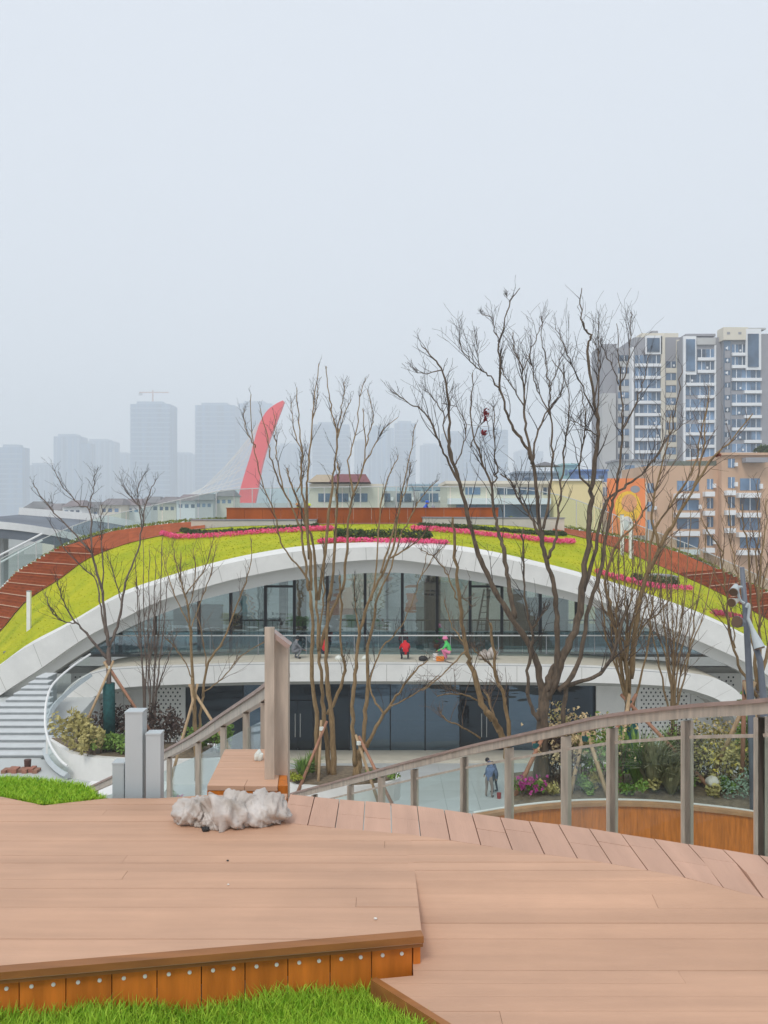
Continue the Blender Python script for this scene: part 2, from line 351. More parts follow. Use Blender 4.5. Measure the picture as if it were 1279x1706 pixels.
for side, ztop in ((-1, EYE - 2.35), (1, EYE - 4.0)):
    z = EYE - 11.0; k = 0
    while z < ztop:
        z2 = z + .17
        a, b, c, d = [zpt(r_, side, zz_) for r_, zz_ in ((row_b, z), (row_b, z2), (row_w, z2), (row_w, z))]
        a = a + Vector((0, .14, 0)); b = b + Vector((0, .14, 0))
        q = [Vector((p.x, p.y, 0)) for p in ((a, b, c, d) if side < 0 else (b, a, d, c))]
        o = obj('stair_tread', MB().hexa([p + Vector((0, 0, z2 - .5)) for p in q], [p + Vector((0, 0, z2)) for p in q]), M['roofdeck'], walk)
        e0, e1 = (q[0], q[3]) if side < 0 else (q[1], q[2]); u = Vector((0, 0, z2 + .015))
        obj('nosing', MB().beam(e0 + u, e1 + u, .13 if k % 4 == 0 else .06, .03), M['nosing'] if k % 4 == 0 else M['corten'], o)
        z = z2; k += 1
    x = np.interp(ztop, [p.z for p in (row_b[:53] if side < 0 else row_b[52:][::-1])], (XB[:53] if side < 0 else XB[52:][::-1]))
    a, c, d = wpt(row_b, x) + Vector((0, .14, 0)), wpt(row_w, x), zpt(row_w, side, ztop); q = [a, a + Vector((.01 * -side, 0, 0)), c, d] if side < 0 else [a + Vector((.01 * -side, 0, 0)), a, d, c]
    obj('walkway_board', MB().hexa([p + Vector((0, 0, -.4)) for p in q], [p + Vector((0, 0, .03)) for p in q]), M['roofdeck'], walk)
    if side < 0:
        while x < 330: tread(x, x + 14, False, False); x += 14.15
    else:
        while x > 930: tread(x - 14, x, False, False); x -= 14.15
# hedge strip and glass balustrade behind the walkway
def leafclump(mb, p, n, sx, sy, sz, s):
    for _ in range(n):
        while True:
            q = Vector((random.uniform(-1, 1), random.uniform(-1, 1), random.uniform(-1, 1)))
            if q.length < 1: break
        c = Vector(p) + Vector((q.x * sx, q.y * sy, q.z * sz)); u = Vector((random.gauss(0, 1), random.gauss(0, 1), random.gauss(0, 1))).normalized()
        v = u.cross(Vector((random.gauss(0, 1), random.gauss(0, 1), random.gauss(0, 1)))).normalized(); ss = s * random.uniform(.6, 1.3)
        mb.add([c - u * ss, c + v * ss * .5, c + u * ss, c - v * ss * .5], [(0, 1, 2, 3)])
gs = MB()
for px in list(np.arange(-100, 385, 1.6)) + list(np.arange(850, 1400, 1.6)):
    p = wpt(row_w, px) + Vector((0, .45, .12)); leafclump(gs, p, 7, .2, .3, .14, .09)
tag(obj('roof_edge_planting', gs, mat('edge_grass', (.13, .17, .02), .8, .4, 3, col2=(.25, .28, .04))), 'strip of low green ground cover along the roof walkway edge', 'planting', kind='stuff')

rail = thing('roof_glass_balustrade', (0, 61.5, 8), 'clear glass balustrade with thin metal rail along the rear of the lawn roof', 'balustrade')
cR = [(-100, 1000), (0, 932), (70, 898), (150, 866), (220, 850), (300, 832), (385, 816), (520, 812), (640, 811), (760, 811), (830, 812), (920, 822), (1000, 848), (1060, 874), (1130, 900), (1200, 930), (1300, 975)]
rx = np.linspace(-60, 1290, 46)
ry = at_x(cR, rx); tops = [P(x, y, 61.5) for x, y in zip(rx, ry)]
foot = [Vector((p.x, 61.5, min(wpt(row_w, x).z - .05, p.z - .9))) for p, x in zip(tops, rx)]
obj('top_rail', MB().tube(tops, .03, 6), M['inox'], rail)
obj('base_curb', MB().tube([p + Vector((0, 0, .05)) for p in foot], .10, 4), M['offwhite'], rail)
for i in range(len(tops) - 1):
    a, b, c, d = foot[i].lerp(foot[i + 1], .03), foot[i].lerp(foot[i + 1], .97), tops[i].lerp(tops[i + 1], .97), tops[i].lerp(tops[i + 1], .03)
    q = Vector((0, .012, 0)); obj('glass_panel', MB().hexa([a, b, b + q, a + q], [d, c, c + q, d + q]), M['glass_rail'], rail)
    if i % 2 == 0: obj('post', MB().beam(foot[i], tops[i], .05, .05, (0, 1, 0)), M['inox'], rail)

# corten wall, planters, hedges, pink flowers on the roof
cw = thing('corten_wall', P(604, 872, 60.2), 'long low rust-brown steel wall on top of the lawn roof', 'wall')
x0, x1 = 377, 830; npan = 15
for i in range(npan):
    a = x0 + (x1 - x0) * i / npan; b = x0 + (x1 - x0) * (i + 1) / npan
    p, q = P(a, 874, 60.2), P(b, 847, 60.2)
    obj('steel_panel', MB().box(p.x + .008, q.x - .008, 60.2, 60.32, p.z - .4, q.z), M['corten'], cw)
p, q = P(377, 847, 60.2), P(830, 847, 60.2)
obj('cap', MB().box(p.x - .03, q.x + .03, 60.14, 60.5, p.z + .002, p.z + .05), M['corten'], cw)
obj('end_return', MB().box(p.x, p.x + .12, 60.33, 61.2, p.z - 1.4, p.z - .002), M['corten'], cw)
def planter(px0, px1, yt0, yt1, yb, d, label):
    a, b = P(px0, yt0, d), P(px1, yt1, d); bt = P(0, yb, d).z - .5
    t = thing('stone_planter', ((a.x + b.x) / 2, d, bt), label, 'planter', 'low stone planters on the lawn roof')
    q = Vector((0, 1.6, 0)); zz = lambda v: Vector((v.x, v.y, bt))
    obj('wall', MB().hexa([zz(a), zz(b), zz(b + q), zz(a + q)], [a, b, b + q, a + q]), M['cream_stone'], t)
    u = Vector((-.05, -.05, .003)); u2 = Vector((.05, -.05, .003)); h = Vector((0, 0, .07))
    c1 = [a + u, b + u2, b + q + Vector((.05, .05, .003)), a + q + Vector((-.05, .05, .003))]
    obj('stone_cap', MB().hexa(c1, [v + h for v in c1]), M['stone_top'], t)
planter(318, 525, 867, 867, 884, 58.6, 'cream stone planter with grey cap, left of the roof flower beds')
planter(705, 940, 863, 864, 882, 58.6, 'cream stone planter with grey cap, half hidden behind the large bare tree')
planter(588, 722, 889, 889, 900, 55.0, 'small low grey stone planter behind the middle hedge on the roof crest')
planter(1060, 1128, 957, 962, 975, 52.5, 'small low stone planter on the sloping right flank of the lawn roof')
def surf(px, py):     # point of the roof lawn seen at a pixel
    best = None
    for t in np.linspace(0, 1.12, 57):
        d = 47.32 + (57 - 47.32) * t; X = (px - 639.5) / F * d
        xa = np.interp(X, [p.x for p in la], [p.z for p in la]); xb = np.interp(X, [p.x for p in row_b], [p.z for p in row_b])
        z = xa + (xb - xa) * min(t, 1.0); y = 853 - (z - EYE) / d * F
        if best is None or abs(y - py) < best[0]: best = (abs(y - py), Vector((X, d, z)))
    return best[1]
def band(name, pts, m, per, s, hw, hz, lift, label, cat, group):
    q = interp(pts, max(8, int(sum(math.dist(a, b) for a, b in zip(pts, pts[1:])) / 2.2))); mb = MB()
    for x, y in q: leafclump(mb, surf(x, y) + Vector((0, 0, lift)), per, .16, hw, hz, s)
    o = obj(name, mb, m); return tag(o, label, cat, group)
GF, GH = 'pink flower beds on the lawn roof', 'clipped hedges on the lawn roof'
band('flower_bed', [(270, 892), (300, 898), (360, 896), (440, 890), (520, 885), (553, 884)], M['pink'], 26, .07, .55, .16, .18, 'long pink flower bed in front of the left cream planter hedge', 'flower bed', GF)
band('flower_bed', [(533, 906), (570, 904), (640, 905), (700, 906), (744, 908)], M['pink'], 24, .07, .45, .14, .15, 'pink flower bed along the crest of the arch', 'flower bed', GF)
band('flower_bed', [(686, 884), (740, 887), (800, 893), (870, 900), (920, 905), (955, 906)], M['pink'], 26, .07, .6, .16, .18, 'long pink flower bed behind the large bare tree', 'flower bed', GF)
band('flower_bed', [(995, 956), (1030, 966), (1070, 976), (1110, 982), (1150, 983)], M['pink'], 24, .07, .6, .15, .16, 'pink flower bed on the sloping right flank of the roof lawn', 'flower bed', GF)
band('flower_bed', [(1190, 1026), (1210, 1029), (1240, 1036)], M['pinkd'], 30, .07, .5, .2, .2, 'short dark rose flower bed at the low right end of the roof lawn', 'flower bed', GF)
band('hedge', [(303, 886), (330, 890), (400, 888), (470, 883), (528, 879)], M['hedge'], 30, .08, .35, .17, .12, 'dark green hedge before the left cream planter', 'hedge', GH)
band('hedge', [(560, 898), (600, 899), (660, 899), (716, 900)], M['hedge'], 40, .08, .4, .30, .30, 'dark green hedge on the crest behind the middle flower bed', 'hedge', GH)
band('hedge', [(698, 878), (760, 880), (830, 886), (900, 891), (940, 892)], M['hedge'], 30, .08, .35, .17, .12, 'dark green hedge before the cream planter behind the large bare tree', 'hedge', GH)
band('hedge', [(1055, 970), (1090, 974), (1128, 976)], M['hedge'], 34, .08, .35, .26, .26, 'dark green hedge on the sloping right flank of the roof', 'hedge', GH)
# white lamp bollards standing on the roof
def bollard(px, yt, yb, wpx, label):
    b = surf(px, yb); d = b.y; h = (yb - yt) / F * d; r = wpx / F * d / 2
    t = thing('lamp_bollard', b, label, 'lamp bollard', 'white lamp bollards on the lawn roof')
    obj('post', MB().box(b.x - r, b.x + r, d - r, d + r, b.z - .1, b.z + h), M['offwhite'], t)
    obj('cap', MB().box(b.x - r * 1.12, b.x + r * 1.12, d - r * 1.12, d + r * 1.12, b.z + h + .002, b.z + h + .05), M['stone_top'], t)
bollard(48, 986, 1050, 6, 'white square lamp bollard alone on the lawn beside the brown stairs')
bollard(1036, 858, 924, 5, 'white slim lamp bollard in front of the orange mural, the left of a pair')
bollard(1051, 872, 930, 6, 'white slim lamp bollard in front of the orange mural, the right of a pair')

# balcony slab that swoops down to the ground at both ends
FZ = EYE - 7.69
cT1 = [(118, 1252), (104, 1240), (92, 1222), (89, 1200), (94, 1176), (107, 1152), (130, 1131), (163, 1116), (210, 1110), (305, 1107), (440, 1103), (640, 1102.7), (900, 1106), (1000, 1109), (1096, 1116), (1150, 1121), (1195, 1131), (1232, 1155), (1262, 1197), (1285, 1250)]
cF = [(128, 1256), (120, 1242), (116, 1226), (116, 1206), (123, 1188), (137, 1172), (160, 1159), (190, 1149), (225, 1144), (310, 1140), (440, 1136), (640, 1135), (900, 1137), (1000, 1138), (1096, 1142), (1135, 1147), (1165, 1154), (1206, 1172), (1236, 1210), (1255, 1258)]
NS = 120
def dT(x): return 46.2
t1 = [P(x, y, 46.2) for x, y in interp(cT1, NS)]; f0 = [P(x, y, 46.2) for x, y in interp(cF, NS)]
t0 = [Vector((p.x * 1.0, 49.6, p.z)) for p in t1]
f1 = [Vector((p.x, 46.9, p.z)) for p in f0]
r0 = [Vector((p.x, 46.9, p.z - .28)) for p in f0]; r1 = [Vector((p.x, 51.5, p.z - .28)) for p in r0]
obj('balcony_slab_top', MB().loft([t0, t1]), M['cream_stone'], bld)
obj('balcony_fascia', MB().loft([[v + Vector((0, 0, -.003)) for v in t1], f0, f1]), M['white'], bld)
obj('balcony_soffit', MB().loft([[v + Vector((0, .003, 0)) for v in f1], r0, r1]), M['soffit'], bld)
for k in range(14, 108, 5):
    a, b = t1[k], f0[k]; obj('panel_joint', MB().add([a + Vector((-.012, -.005, -.14)), a + Vector((.012, -.005, -.14)), b + Vector((.012, -.005, .01)), b + Vector((-.012, -.005, .01))], [(0, 1, 2, 3)]), M['soffit'], bld)
# a thin grey joint strip below the balcony edge
obj('joint_strip', MB().loft([[v + Vector((0, -.004, -.10)) for v in t1[30:95]], [v + Vector((0, -.004, -.125)) for v in t1[30:95]]]), M['stone_top'], bld)

# upper storey glazing under the arch
def soff_z(px, d):    # height of the arch soffit at a column of the picture
    X = (px - 639.5) / F * d; return np.interp(X, [p.x for p in row_s0], [p.z for p in row_s0])
GY = 49.4
mull = [150, 200, 258, 331, 384, 442, 490, 545, 608, 670, 728, 783, 836, 900, 960, 1020, 1085, 1150, 1205]
for i in range(len(mull) - 1):
    a, b = mull[i], mull[i + 1]; n = 5
    xs_ = np.linspace(a, b, n); bot = [PZ(x, GY, FZ) for x in xs_]; top = [PZ(x, GY, max(FZ + .02, soff_z(x, GY) + .03)) for x in xs_]
    obj('window_pane', MB().loft([bot, top]), M['glass_up'], bld)
for x in mull[1:-1]:
    zt = soff_z(x, GY) + .02
    if zt - FZ > .3:
        p = PZ(x, GY - .06, FZ); obj('mullion', MB().box(p.x - .08, p.x + .08, GY - .09, GY + .03, FZ, zt), M['black'], bld)
for a, b in ((442, 490), (783, 836)):
    p, q = PZ(a, GY, FZ), PZ(b, GY, FZ); obj('door_frame', MB().box(p.x + .07, q.x - .07, GY - .07, GY + .02, FZ + 3.55, FZ + 3.67), M['black'], bld)
# interior of the upper storey
obj('upper_floor', MB().box(-21, 21, 49.65, 58, FZ - .3, FZ - .01), M['infloor'], bld)
bx_ = np.linspace(60, 1230, 15)
for a, b in zip(bx_, bx_[1:]):
    q = np.linspace(a, b, 5); zt_ = [max(FZ + .05, soff_z(x * .9 + 64, 49) + .2) for x in q]
    obj('rear_window', MB().loft([[PZ(x, 57.5, FZ - .01) for x in q], [PZ(x, 57.5, z) for x, z in zip(q, zt_)]]), M['glass_bal'], bld)
    p = PZ(b, 57.5, FZ); obj('rear_mullion', MB().box(p.x - .07, p.x + .07, 57.45, 57.6, FZ, max(FZ + .06, zt_[-1])), M['black'], bld)
for px, wd, d in ((395, .62, 51), (471, .45, 50.6), (500, .75, 51.5), (552, .9, 51.5), (720, .95, 51.2), (866, .8, 52), (935, .8, 51), (300, .8, 51.2), (1000, .6, 51.5)):
    p = PZ(px, d, FZ); zt = soff_z(px, d) - .05
    n = MB().tube([(p.x, d, FZ), (p.x, d, zt)], wd / 2, 14); obj('column', n, M['column'], bld, smooth=False)
blk = PZ(350, 51, FZ); obj('partition', MB().box(blk.x - 1.2, blk.x + .6, 51.6, 51.8, FZ, FZ + 2.4), M['column'], bld)
blk = PZ(900, 51, FZ); obj('partition', MB().box(blk.x - 1.0, blk.x + 1.6, 53.6, 53.8, FZ, FZ + 2.6), M['column'], bld)
ir = thing('black_balustrade', (0, 51.9, FZ), 'black metal balustrade with thin bars behind the upper glazing', 'balustrade')
p0, p1 = PZ(240, 51.9, FZ), PZ(1030, 51.9, FZ)
obj('top_rail', MB().box(p0.x, p1.x, 50.15, 50.21, FZ + 1.62, FZ + 1.70), M['black'], ir)
obj('bottom_rail', MB().box(p0.x, p1.x, 50.15, 50.21, FZ + .12, FZ + .17), M['black'], ir)
bal = MB().box(-.014, .014, -.014, .014, .171, 1.618).mesh('baluster', M['black'])
for k in range(104): inst('baluster', bal, ir, (p0.x + .1 + k * .259, 50.18, FZ))
ld = PZ(806, 50.9, FZ); lt = thing('step_ladder', ld, 'black step ladder leaning behind the upper glazing', 'ladder')
for s in (-1, 1): obj('rail', MB().beam(ld + Vector((s * .28 - .3, 0, 0)), ld + Vector((s * .16 + .2, .2, 3.3)), .07, .07), M['black'], lt)
for k in range(9): obj('rung', MB().beam(ld + Vector((-.52 + k * .055, .01 + k * .02, .35 + k * .33)), ld + Vector((-.06 + k * .045, .01 + k * .02, .35 + k * .33)), .04, .04), M['black'], lt)
# balcony glass balustrade in front of it
bg_ = thing('balcony_balustrade', (0, 48.5, FZ), 'frameless glass balustrade with white handrail along the curved balcony', 'balustrade')
bp = [PZ(x, 48.6, FZ) for x in np.linspace(150, 1190, 27)]
obj('handrail', MB().tube([p + Vector((0, 0, 1.02)) for p in bp], .035, 6), M['offwhite'], bg_)
for i in range(26):
    a, b = bp[i], bp[i + 1]
    obj('glass_panel', MB().box(a.x + .015, b.x - .015, 48.59, 48.61, FZ + .02, FZ + .985), M['glass_bal'], bg_)
    if i % 2: obj('post', MB().box(a.x - .02, a.x + .02, 48.56, 48.64, FZ, FZ + .98), M['stone_top'], bg_)

# lower storey: glazing, doors, perforated screens
LZ0, LZ1 = .15, EYE - 8.95
lm = [334, 405, 470, 522, 582, 650, 708, 766, 846, 918, 992]
dark = {2, 7}
for i in range(len(lm) - 1):
    a, b = PZ(lm[i], 50.1, 0), PZ(lm[i + 1], 50.1, 0)
    if i in dark:
        for s, (xa, xb) in enumerate(((a.x + .05, (a.x + b.x) / 2 - .01), ((a.x + b.x) / 2 + .01, b.x - .05))):
            dd = obj('door', MB().box(xa, xb, 50.08, 50.12, LZ0, LZ0 + 2.75), M['glass_dark'], bld)
            hx = xb - .13 if s == 0 else xa + .13
            obj('handle', MB().tube([(hx, 50.0, LZ0 + .75), (hx, 50.0, LZ0 + 2.05)], .022, 6), M['inox'], dd)
        obj('transom_pane', MB().box(a.x + .05, b.x - .05, 50.09, 50.11, LZ0 + 2.8, LZ1), M['glass_dark'], bld)
        obj('door_recess', MB().box(a.x + .06, b.x - .06, 50.5, 50.55, LZ0, LZ1), M['black'], bld)
    else:
        obj('window_pane', MB().box(a.x + .02, b.x - .02, 50.09, 50.11, LZ0, LZ1), M['glass_dark'] if i in (0, 3, 9) else M['glass_low'], bld)
for x in lm:
    p = PZ(x, 50.1, 0); obj('mullion', MB().box(p.x - .035, p.x + .035, 50.02, 50.16, LZ0, LZ1), M['black'], bld)
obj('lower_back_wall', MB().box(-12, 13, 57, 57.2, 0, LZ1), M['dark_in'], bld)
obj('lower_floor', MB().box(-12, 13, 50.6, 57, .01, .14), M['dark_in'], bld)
obj('lower_lintel', MB().box(-19, 20, 49.9, 50.3, LZ1, LZ1 + .35), M['soffit'], bld)
hexd = [(math.cos(a) * .052, math.sin(a) * .06) for a in [k * math.pi / 3 for k in range(6)]]
def screen(px0, px1, holes):
    a, b = PZ(px0, 49.7, 0), PZ(px1, 49.7, 0)
    o = obj('perforated_screen', MB().box(a.x, b.x, 49.7, 49.8, .01, LZ1 + .05), M['white'], bld)
    hb = MB(); r = 0; z = .5
    while z < LZ1 - .1 and holes:
        x = a.x + .25 + (.13 if r % 2 else 0)
        while x < b.x - .2:
            if random.random() < holes: hb.add([(x + u, 49.694, z + v) for u, v in hexd], [tuple(range(6))])
            x += .26
        z += .21; r += 1
    if hb.v: tag(obj('perforation', hb, M['black'], o), kind='stuff')
screen(118, 205, .55); screen(206, 248, 0); screen(249, 308, 1); screen(993, 1060, 0); screen(1061, 1150, 1); screen(1151, 1235, .6)
obj('side_door', MB().box(PZ(309, 50, 0).x, PZ(333, 50, 0).x, 50.0, 50.06, .15, LZ1), M['column'], bld)

# outside stair at the left end
stair = thing('white_stairs', PZ(30, 40, TZ), 'broad flight of white stone steps at the left foot of the arch', 'stairs')
NST = 13
for i in range(NST):
    yb = 34.8 + i * .68; z = TZ + .125 * (i + 1); xr = (78 - 639.5) / F * yb + .05
    ypx = 853 + (EYE - z) / yb * F; xl = (max(-330, (1172 - ypx) * 1.35) - 639.5) / F * yb if ypx < 1172 else xr - 8
    xl = min(xl, xr - .4)
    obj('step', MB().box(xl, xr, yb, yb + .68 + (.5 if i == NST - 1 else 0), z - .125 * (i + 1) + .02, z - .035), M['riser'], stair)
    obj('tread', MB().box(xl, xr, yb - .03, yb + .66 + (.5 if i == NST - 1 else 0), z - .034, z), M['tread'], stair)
# curved glass balustrade beside the steps
sg = thing('stair_balustrade', P(80, 1250, 35), 'curved glass balustrade with grey base beside the white stone steps', 'balustrade')
gpts = [(150, 1090, 43.5), (118, 1112, 41.5), (88, 1140, 39.6), (78, 1165, 38), (75, 1190, 36.6), (76, 1215, 35.2), (84, 1242, 33.6), (100, 1266, 32.4), (112, 1276, 31.9)]
gt = [Vector(v) for v in interp([tuple(P(*q)) for q in gpts], 25)]
gb = [Vector((p.x, p.y, max(TZ + .02, p.z - 1.15))) for p in gt]
obj('handrail', MB().tube(gt, .05, 6), M['offwhite'], sg)
obj('base_channel', MB().tube([p + Vector((0, 0, .12)) for p in gb], .13, 4), M['greybox'], sg)
for i in range(0, 24, 2):
    obj('glass_panel', MB().loft([[gb[i], gb[i + 1], gb[i + 2]], [gt[i], gt[i + 1], gt[i + 2]]]), M['glass_rail'], sg)
# heap of bricks on the landing
bh = P(35, 1290, 32.9); bh.z = TZ
for k in range(7):
    bb = bh + Vector(((k - 3) * .19, .1 * (k % 2), .002))
    tag(obj('brick_block', MB().box(bb.x - .085, bb.x + .085, bb.y - .22, bb.y + .2, TZ + .002, TZ + .11 + .02 * (k % 3)), mat('brick%d' % k, (.30 + .03 * (k % 3), .15, .10), .8, .2, 8)),
        'red-brown paving brick laid in a row on the landing below the white steps', 'brick', 'bricks on the landing')
tag(obj('bucket', MB().tube([bh + Vector((.1, .35, .0)), bh + Vector((.1, .35, .36))], [.11, .13], 10), mat('bucket_rust', (.09, .04, .03), .6)), 'small dark rusty bucket beside the paving bricks', 'bucket')

# ------------------------------------------------------------------ planting beds on the terraces
def shrub(name, p, m, n, sx, sy, sz, s, label, cat='shrub', group=None, stems=True, extra=None):
    t = thing(name, p, label, cat, group)
    mb = MB()
    for k in range(max(3, n // 60)):
        c = Vector(p) + Vector((random.gauss(0, .45) * sx, random.gauss(0, .45) * sy, sz * random.uniform(.35, 1.0)))
        leafclump(mb, c, 60, sx * .5, sy * .5, sz * .42, s)
    obj('foliage', mb, m, t)
    if stems:
        sb = MB()
        for k in range(7): sb.tube([Vector(p) + Vector((random.gauss(0, .1), random.gauss(0, .1), -.05)), Vector(p) + Vector((random.gauss(0, sx * .4), random.gauss(0, sy * .4), sz * .8))], [.02, .006], 4)
        obj('stems', sb, M['twig_l'], t)
    if extra:
        fb = MB()
        for k in range(extra[1]):
            c = Vector(p) + Vector((random.gauss(0, .5) * sx, random.gauss(0, .5) * sy - sy * .2, sz * random.uniform(.5, 1.35)))
            leafclump(fb, c, 5, extra[2], extra[2], extra[2], extra[2])
        tag(obj('flowers', fb, extra[0], t), kind='stuff')
    return t
def swordplant(name, p, m, n, h, spread, label, group=None):
    t = thing(name, p, label, 'plant', group); mb = MB()
    for k in range(n):
        a = random.random() * 6.283; l = h * random.uniform(.6, 1.1); sp = spread * random.uniform(.15, 1); u = Vector((math.cos(a), math.sin(a), 0)); s_ = Vector((-u.y, u.x, 0)) * random.uniform(.012, .028)
        b0 = Vector(p) + u * .06; q1 = b0 + u * sp * .45 + Vector((0, 0, l * .62)); q2 = b0 + u * sp + Vector((0, 0, l * (1 - .35 * sp / max(spread, .01))))
        mb.add([b0 - s_, b0 + s_, q1 + s_, q1 - s_, q2], [(0, 1, 2, 3), (3, 2, 4)])
    obj('leaves', mb, m, t); return t
# left bed
bed = thing('planting_bed', P(215, 1265, 31.5), 'curved white-walled planting bed with grasses beside the white steps', 'planting bed')
bz = EYE - 8.65
bo = [tuple(P(x, 0, d).xy) for x, d in ((114, 32.3), (160, 31.7), (240, 31.4), (330, 31.4), (372, 31.6))]
bo = [tuple(v) for v in interp(bo, 16)]; bi = [(-6.2, 33.6), (-9, 34.2), (-13, 34.6)]
obj('bed_wall', MB().prism(bo + bi, TZ - 3.9, bz), M['white'], bed)
obj('bed_soil', MB().prism([(x * .99, y + .25) for x, y in bo] + [(-6.5, 33.4), (-9, 34.0), (-12.7, 34.4)], bz - .02, bz + .03), M['soil'], bed)
def onbed(px, d, z): return PZ(px, d, z)
shrub('ornamental_grass', onbed(133, 32.5, bz), M['shrub_y'], 900, .55, .5, 1.15, .10, 'yellowish ornamental grass beside the curved glass balustrade', 'grass clump', extra=None)
shrub('ornamental_grass', onbed(152, 32.0, bz), M['shrub_y'], 500, .4, .4, .8, .10, 'low straw-yellow ornamental grass left of the wrapped trunk', 'grass clump')
for k, px in enumerate((172, 190, 208, 226)):
    shrub('groundcover_shrub', onbed(px, 32.3 + .2 * (k % 2), bz), M['shrub_g'], 420, .42, .45, .55, .08, 'low bright green shrub in the white-walled bed, %s from the curved balustrade' % ['first', 'second', 'third', 'fourth'][k], 'shrub', 'low green shrubs in the white-walled bed')
for k, px in enumerate((180, 215, 262, 285)):
    shrub('dark_shrub', onbed(px, 33.6, bz), M['shrub_d'], 480, .55, .4, 1.1, .08, 'dark brownish shrub at the back of the white-walled bed, %s from the balustrade' % ['first', 'second', 'third', 'fourth'][k], 'shrub', 'dark brown shrubs at the back of the bed')
for k, px in enumerate((330, 352, 366)):
    shrub('green_shrub', onbed(px, 32.4, bz), M['shrub_g'], 420, .4, .4, .8, .08, 'leafy bright green shrub behind the left stair railing, %s from the end post' % ['third', 'second', 'first'][k], 'shrub', 'green shrubs behind the stair railing')
for k, (px, d) in enumerate(((285, 27.5), (300, 27.8), (275, 28.2))):
    shrub('magenta_flower_plant', PZ(px, d, TZ), M['shrub_g'], 300, .32, .32, .55, .07, 'plant with magenta flowers at the foot of the stair railing', 'plant', 'magenta flowers by the stair', extra=(M['magenta'], 36, .05))
shrub('yellow_flower_plant', PZ(268, 27.0, TZ), M['shrub_g'], 180, .2, .2, .3, .06, 'small plant with yellow flowers beside the grey steel boxes', 'plant', extra=(M['yellow'], 26, .05))
# middle tree bed
mb_ = thing('tree_bed', PZ(560, 30, TZ), 'low oval planted bed under the middle multi-stem trees', 'planting bed')
ov = [(-1.55 + 2.1 * math.cos(a), 30.0 + 1.15 * math.sin(a)) for a in np.linspace(0, 2 * math.pi, 28)[:-1]]
obj('bed_edge', MB().prism(ov, TZ + .005, EYE - 8.8), M['white'], mb_)
obj('bed_soil', MB().prism([(-1.55 + (x + 1.55) * .93, 30 + (y - 30) * .9) for x, y in ov], EYE - 8.795, EYE - 8.74), M['soil'], mb_)
MZ = EYE - 8.74
swordplant('strap_leaf_plant', PZ(505, 29.5, MZ), M['shrub_g'], 90, .9, .6, 'dark green strap-leaf plant at the foot of the left middle tree')
swordplant('strap_leaf_plant', PZ(520, 30.2, MZ), M['shrub_g'], 80, .8, .5, 'second green strap-leaf plant close beside the left middle trunk')
shrub('yellow_groundcover', PZ(498, 29.2, MZ), mat('lime_leaf', (.30, .33, .03), .7), 240, .4, .3, .2, .06, 'lime yellow ground cover at the edge of the middle tree bed', 'plant')
shrub('groundcover', PZ(625, 29.5, MZ), M['shrub_g'], 240, .5, .3, .22, .06, 'thin green ground cover below the right middle tree', 'plant')

# right bed with its curved timber wall
BZ = EYE - 6.62
wl = [(640 + 0, 18.3), (720, 18.9), (790, 19.5), (870, 20.0), (945, 20.3), (1020, 20.4), (1100, 20.3), (1180, 20.0), (1260, 19.6), (1340, 19.0), (1420, 18.2)]
wl = [(((x - 639.5) / F * d), d) for x, d in wl]; wl = wl[2:]
wl = [tuple(v) for v in interp(wl, 60)]
rb = thing('timber_planter', (6, 20, 0), 'curved orange-brown timber planter wall with pale cap beyond the railing', 'planter')
for i in range(59):
    (xa, ya), (xb, yb) = wl[i], wl[i + 1]
    top = BZ + .0 - (.12 if i < 4 else 0)
    a, b = Vector((xa, ya, 0)), Vector((xb, yb, 0)); e = (b - a) * .01; a, b = a + e, b - e
    q = Vector((0, .05, 0)); zt, zb = Vector((0, 0, BZ - .02)), Vector((0, 0, BZ - 2.2))
    obj('board', MB().hexa([a + zb, b + zb, b + q + zb, a + q + zb], [a + zt, b + zt, b + q + zt, a + q + zt]), M['rustwood'], rb)
obj('timber_cap', MB().loft([[(x, y - .06, BZ - .03) for x, y in wl], [(x, y - .06, BZ + .05) for x, y in wl], [(x, y + .12, BZ + .05) for x, y in wl], [(x, y + .12, BZ - .03) for x, y in wl]], closed=True), mat('timber_cap_tan', (.42, .22, .10), .6, .15, 4), rb)
obj('white_kerb', MB().loft([[(x, y + .125, BZ - .03) for x, y in wl], [(x, y + .125, BZ + .065) for x, y in wl], [(x, y + .21, BZ + .065) for x, y in wl], [(x, y + .30, BZ - .3) for x, y in wl]]), M['white'], rb)
rows = []
for t, dz in ((0, 0), (.12, .05), (.3, -.4), (.5, -2.4), (.75, -5.2), (1, -6.95)):
    rows.append([(x * (1 + .64 * t), y + .3 + 13 * t, BZ + .03 + dz) for x, y in wl if x > 2.85])
struct('planted_bank', MB().loft(rows), M['soil'])
obj('bank_side', MB().add([r[0] for r in rows] + [(rows[-1][0][0], rows[-1][0][1], 0), (rows[0][0][0], rows[0][0][1], 0)], [tuple(range(len(rows) + 2))]), M['soil'], rb)
def bank(px, d):
    X = (px - 639.5) / F * d; y0 = np.interp(X / (1 + .64 * max(0, (d - 20.3) / 13)), [q[0] for q in wl], [q[1] for q in wl]); t = max(0, (d - y0 - .3) / 13)
    return Vector((X, d, BZ + .03 + np.interp(t, [0, .12, .3, .5, .75, 1], [0, .05, -.4, -2.4, -5.2, -6.95])))
swordplant('sword_leaf_clump', bank(1090, 21.2), M['sword'], 260, 1.5, .9, 'large clump of arching sword-shaped leaves behind the timber planter')
swordplant('sword_leaf_clump', bank(1118, 21.0), M['sword'], 160, 1.1, .8, 'smaller sword-leaf clump beside the large arching one')
shrub('flowering_shrub', bank(935, 21.6), M['shrub_d'], 360, .5, .5, 1.1, .06, 'shrub dotted with cream flowers right of the large trunk', 'shrub', extra=(M['creamfl'], 90, .05))
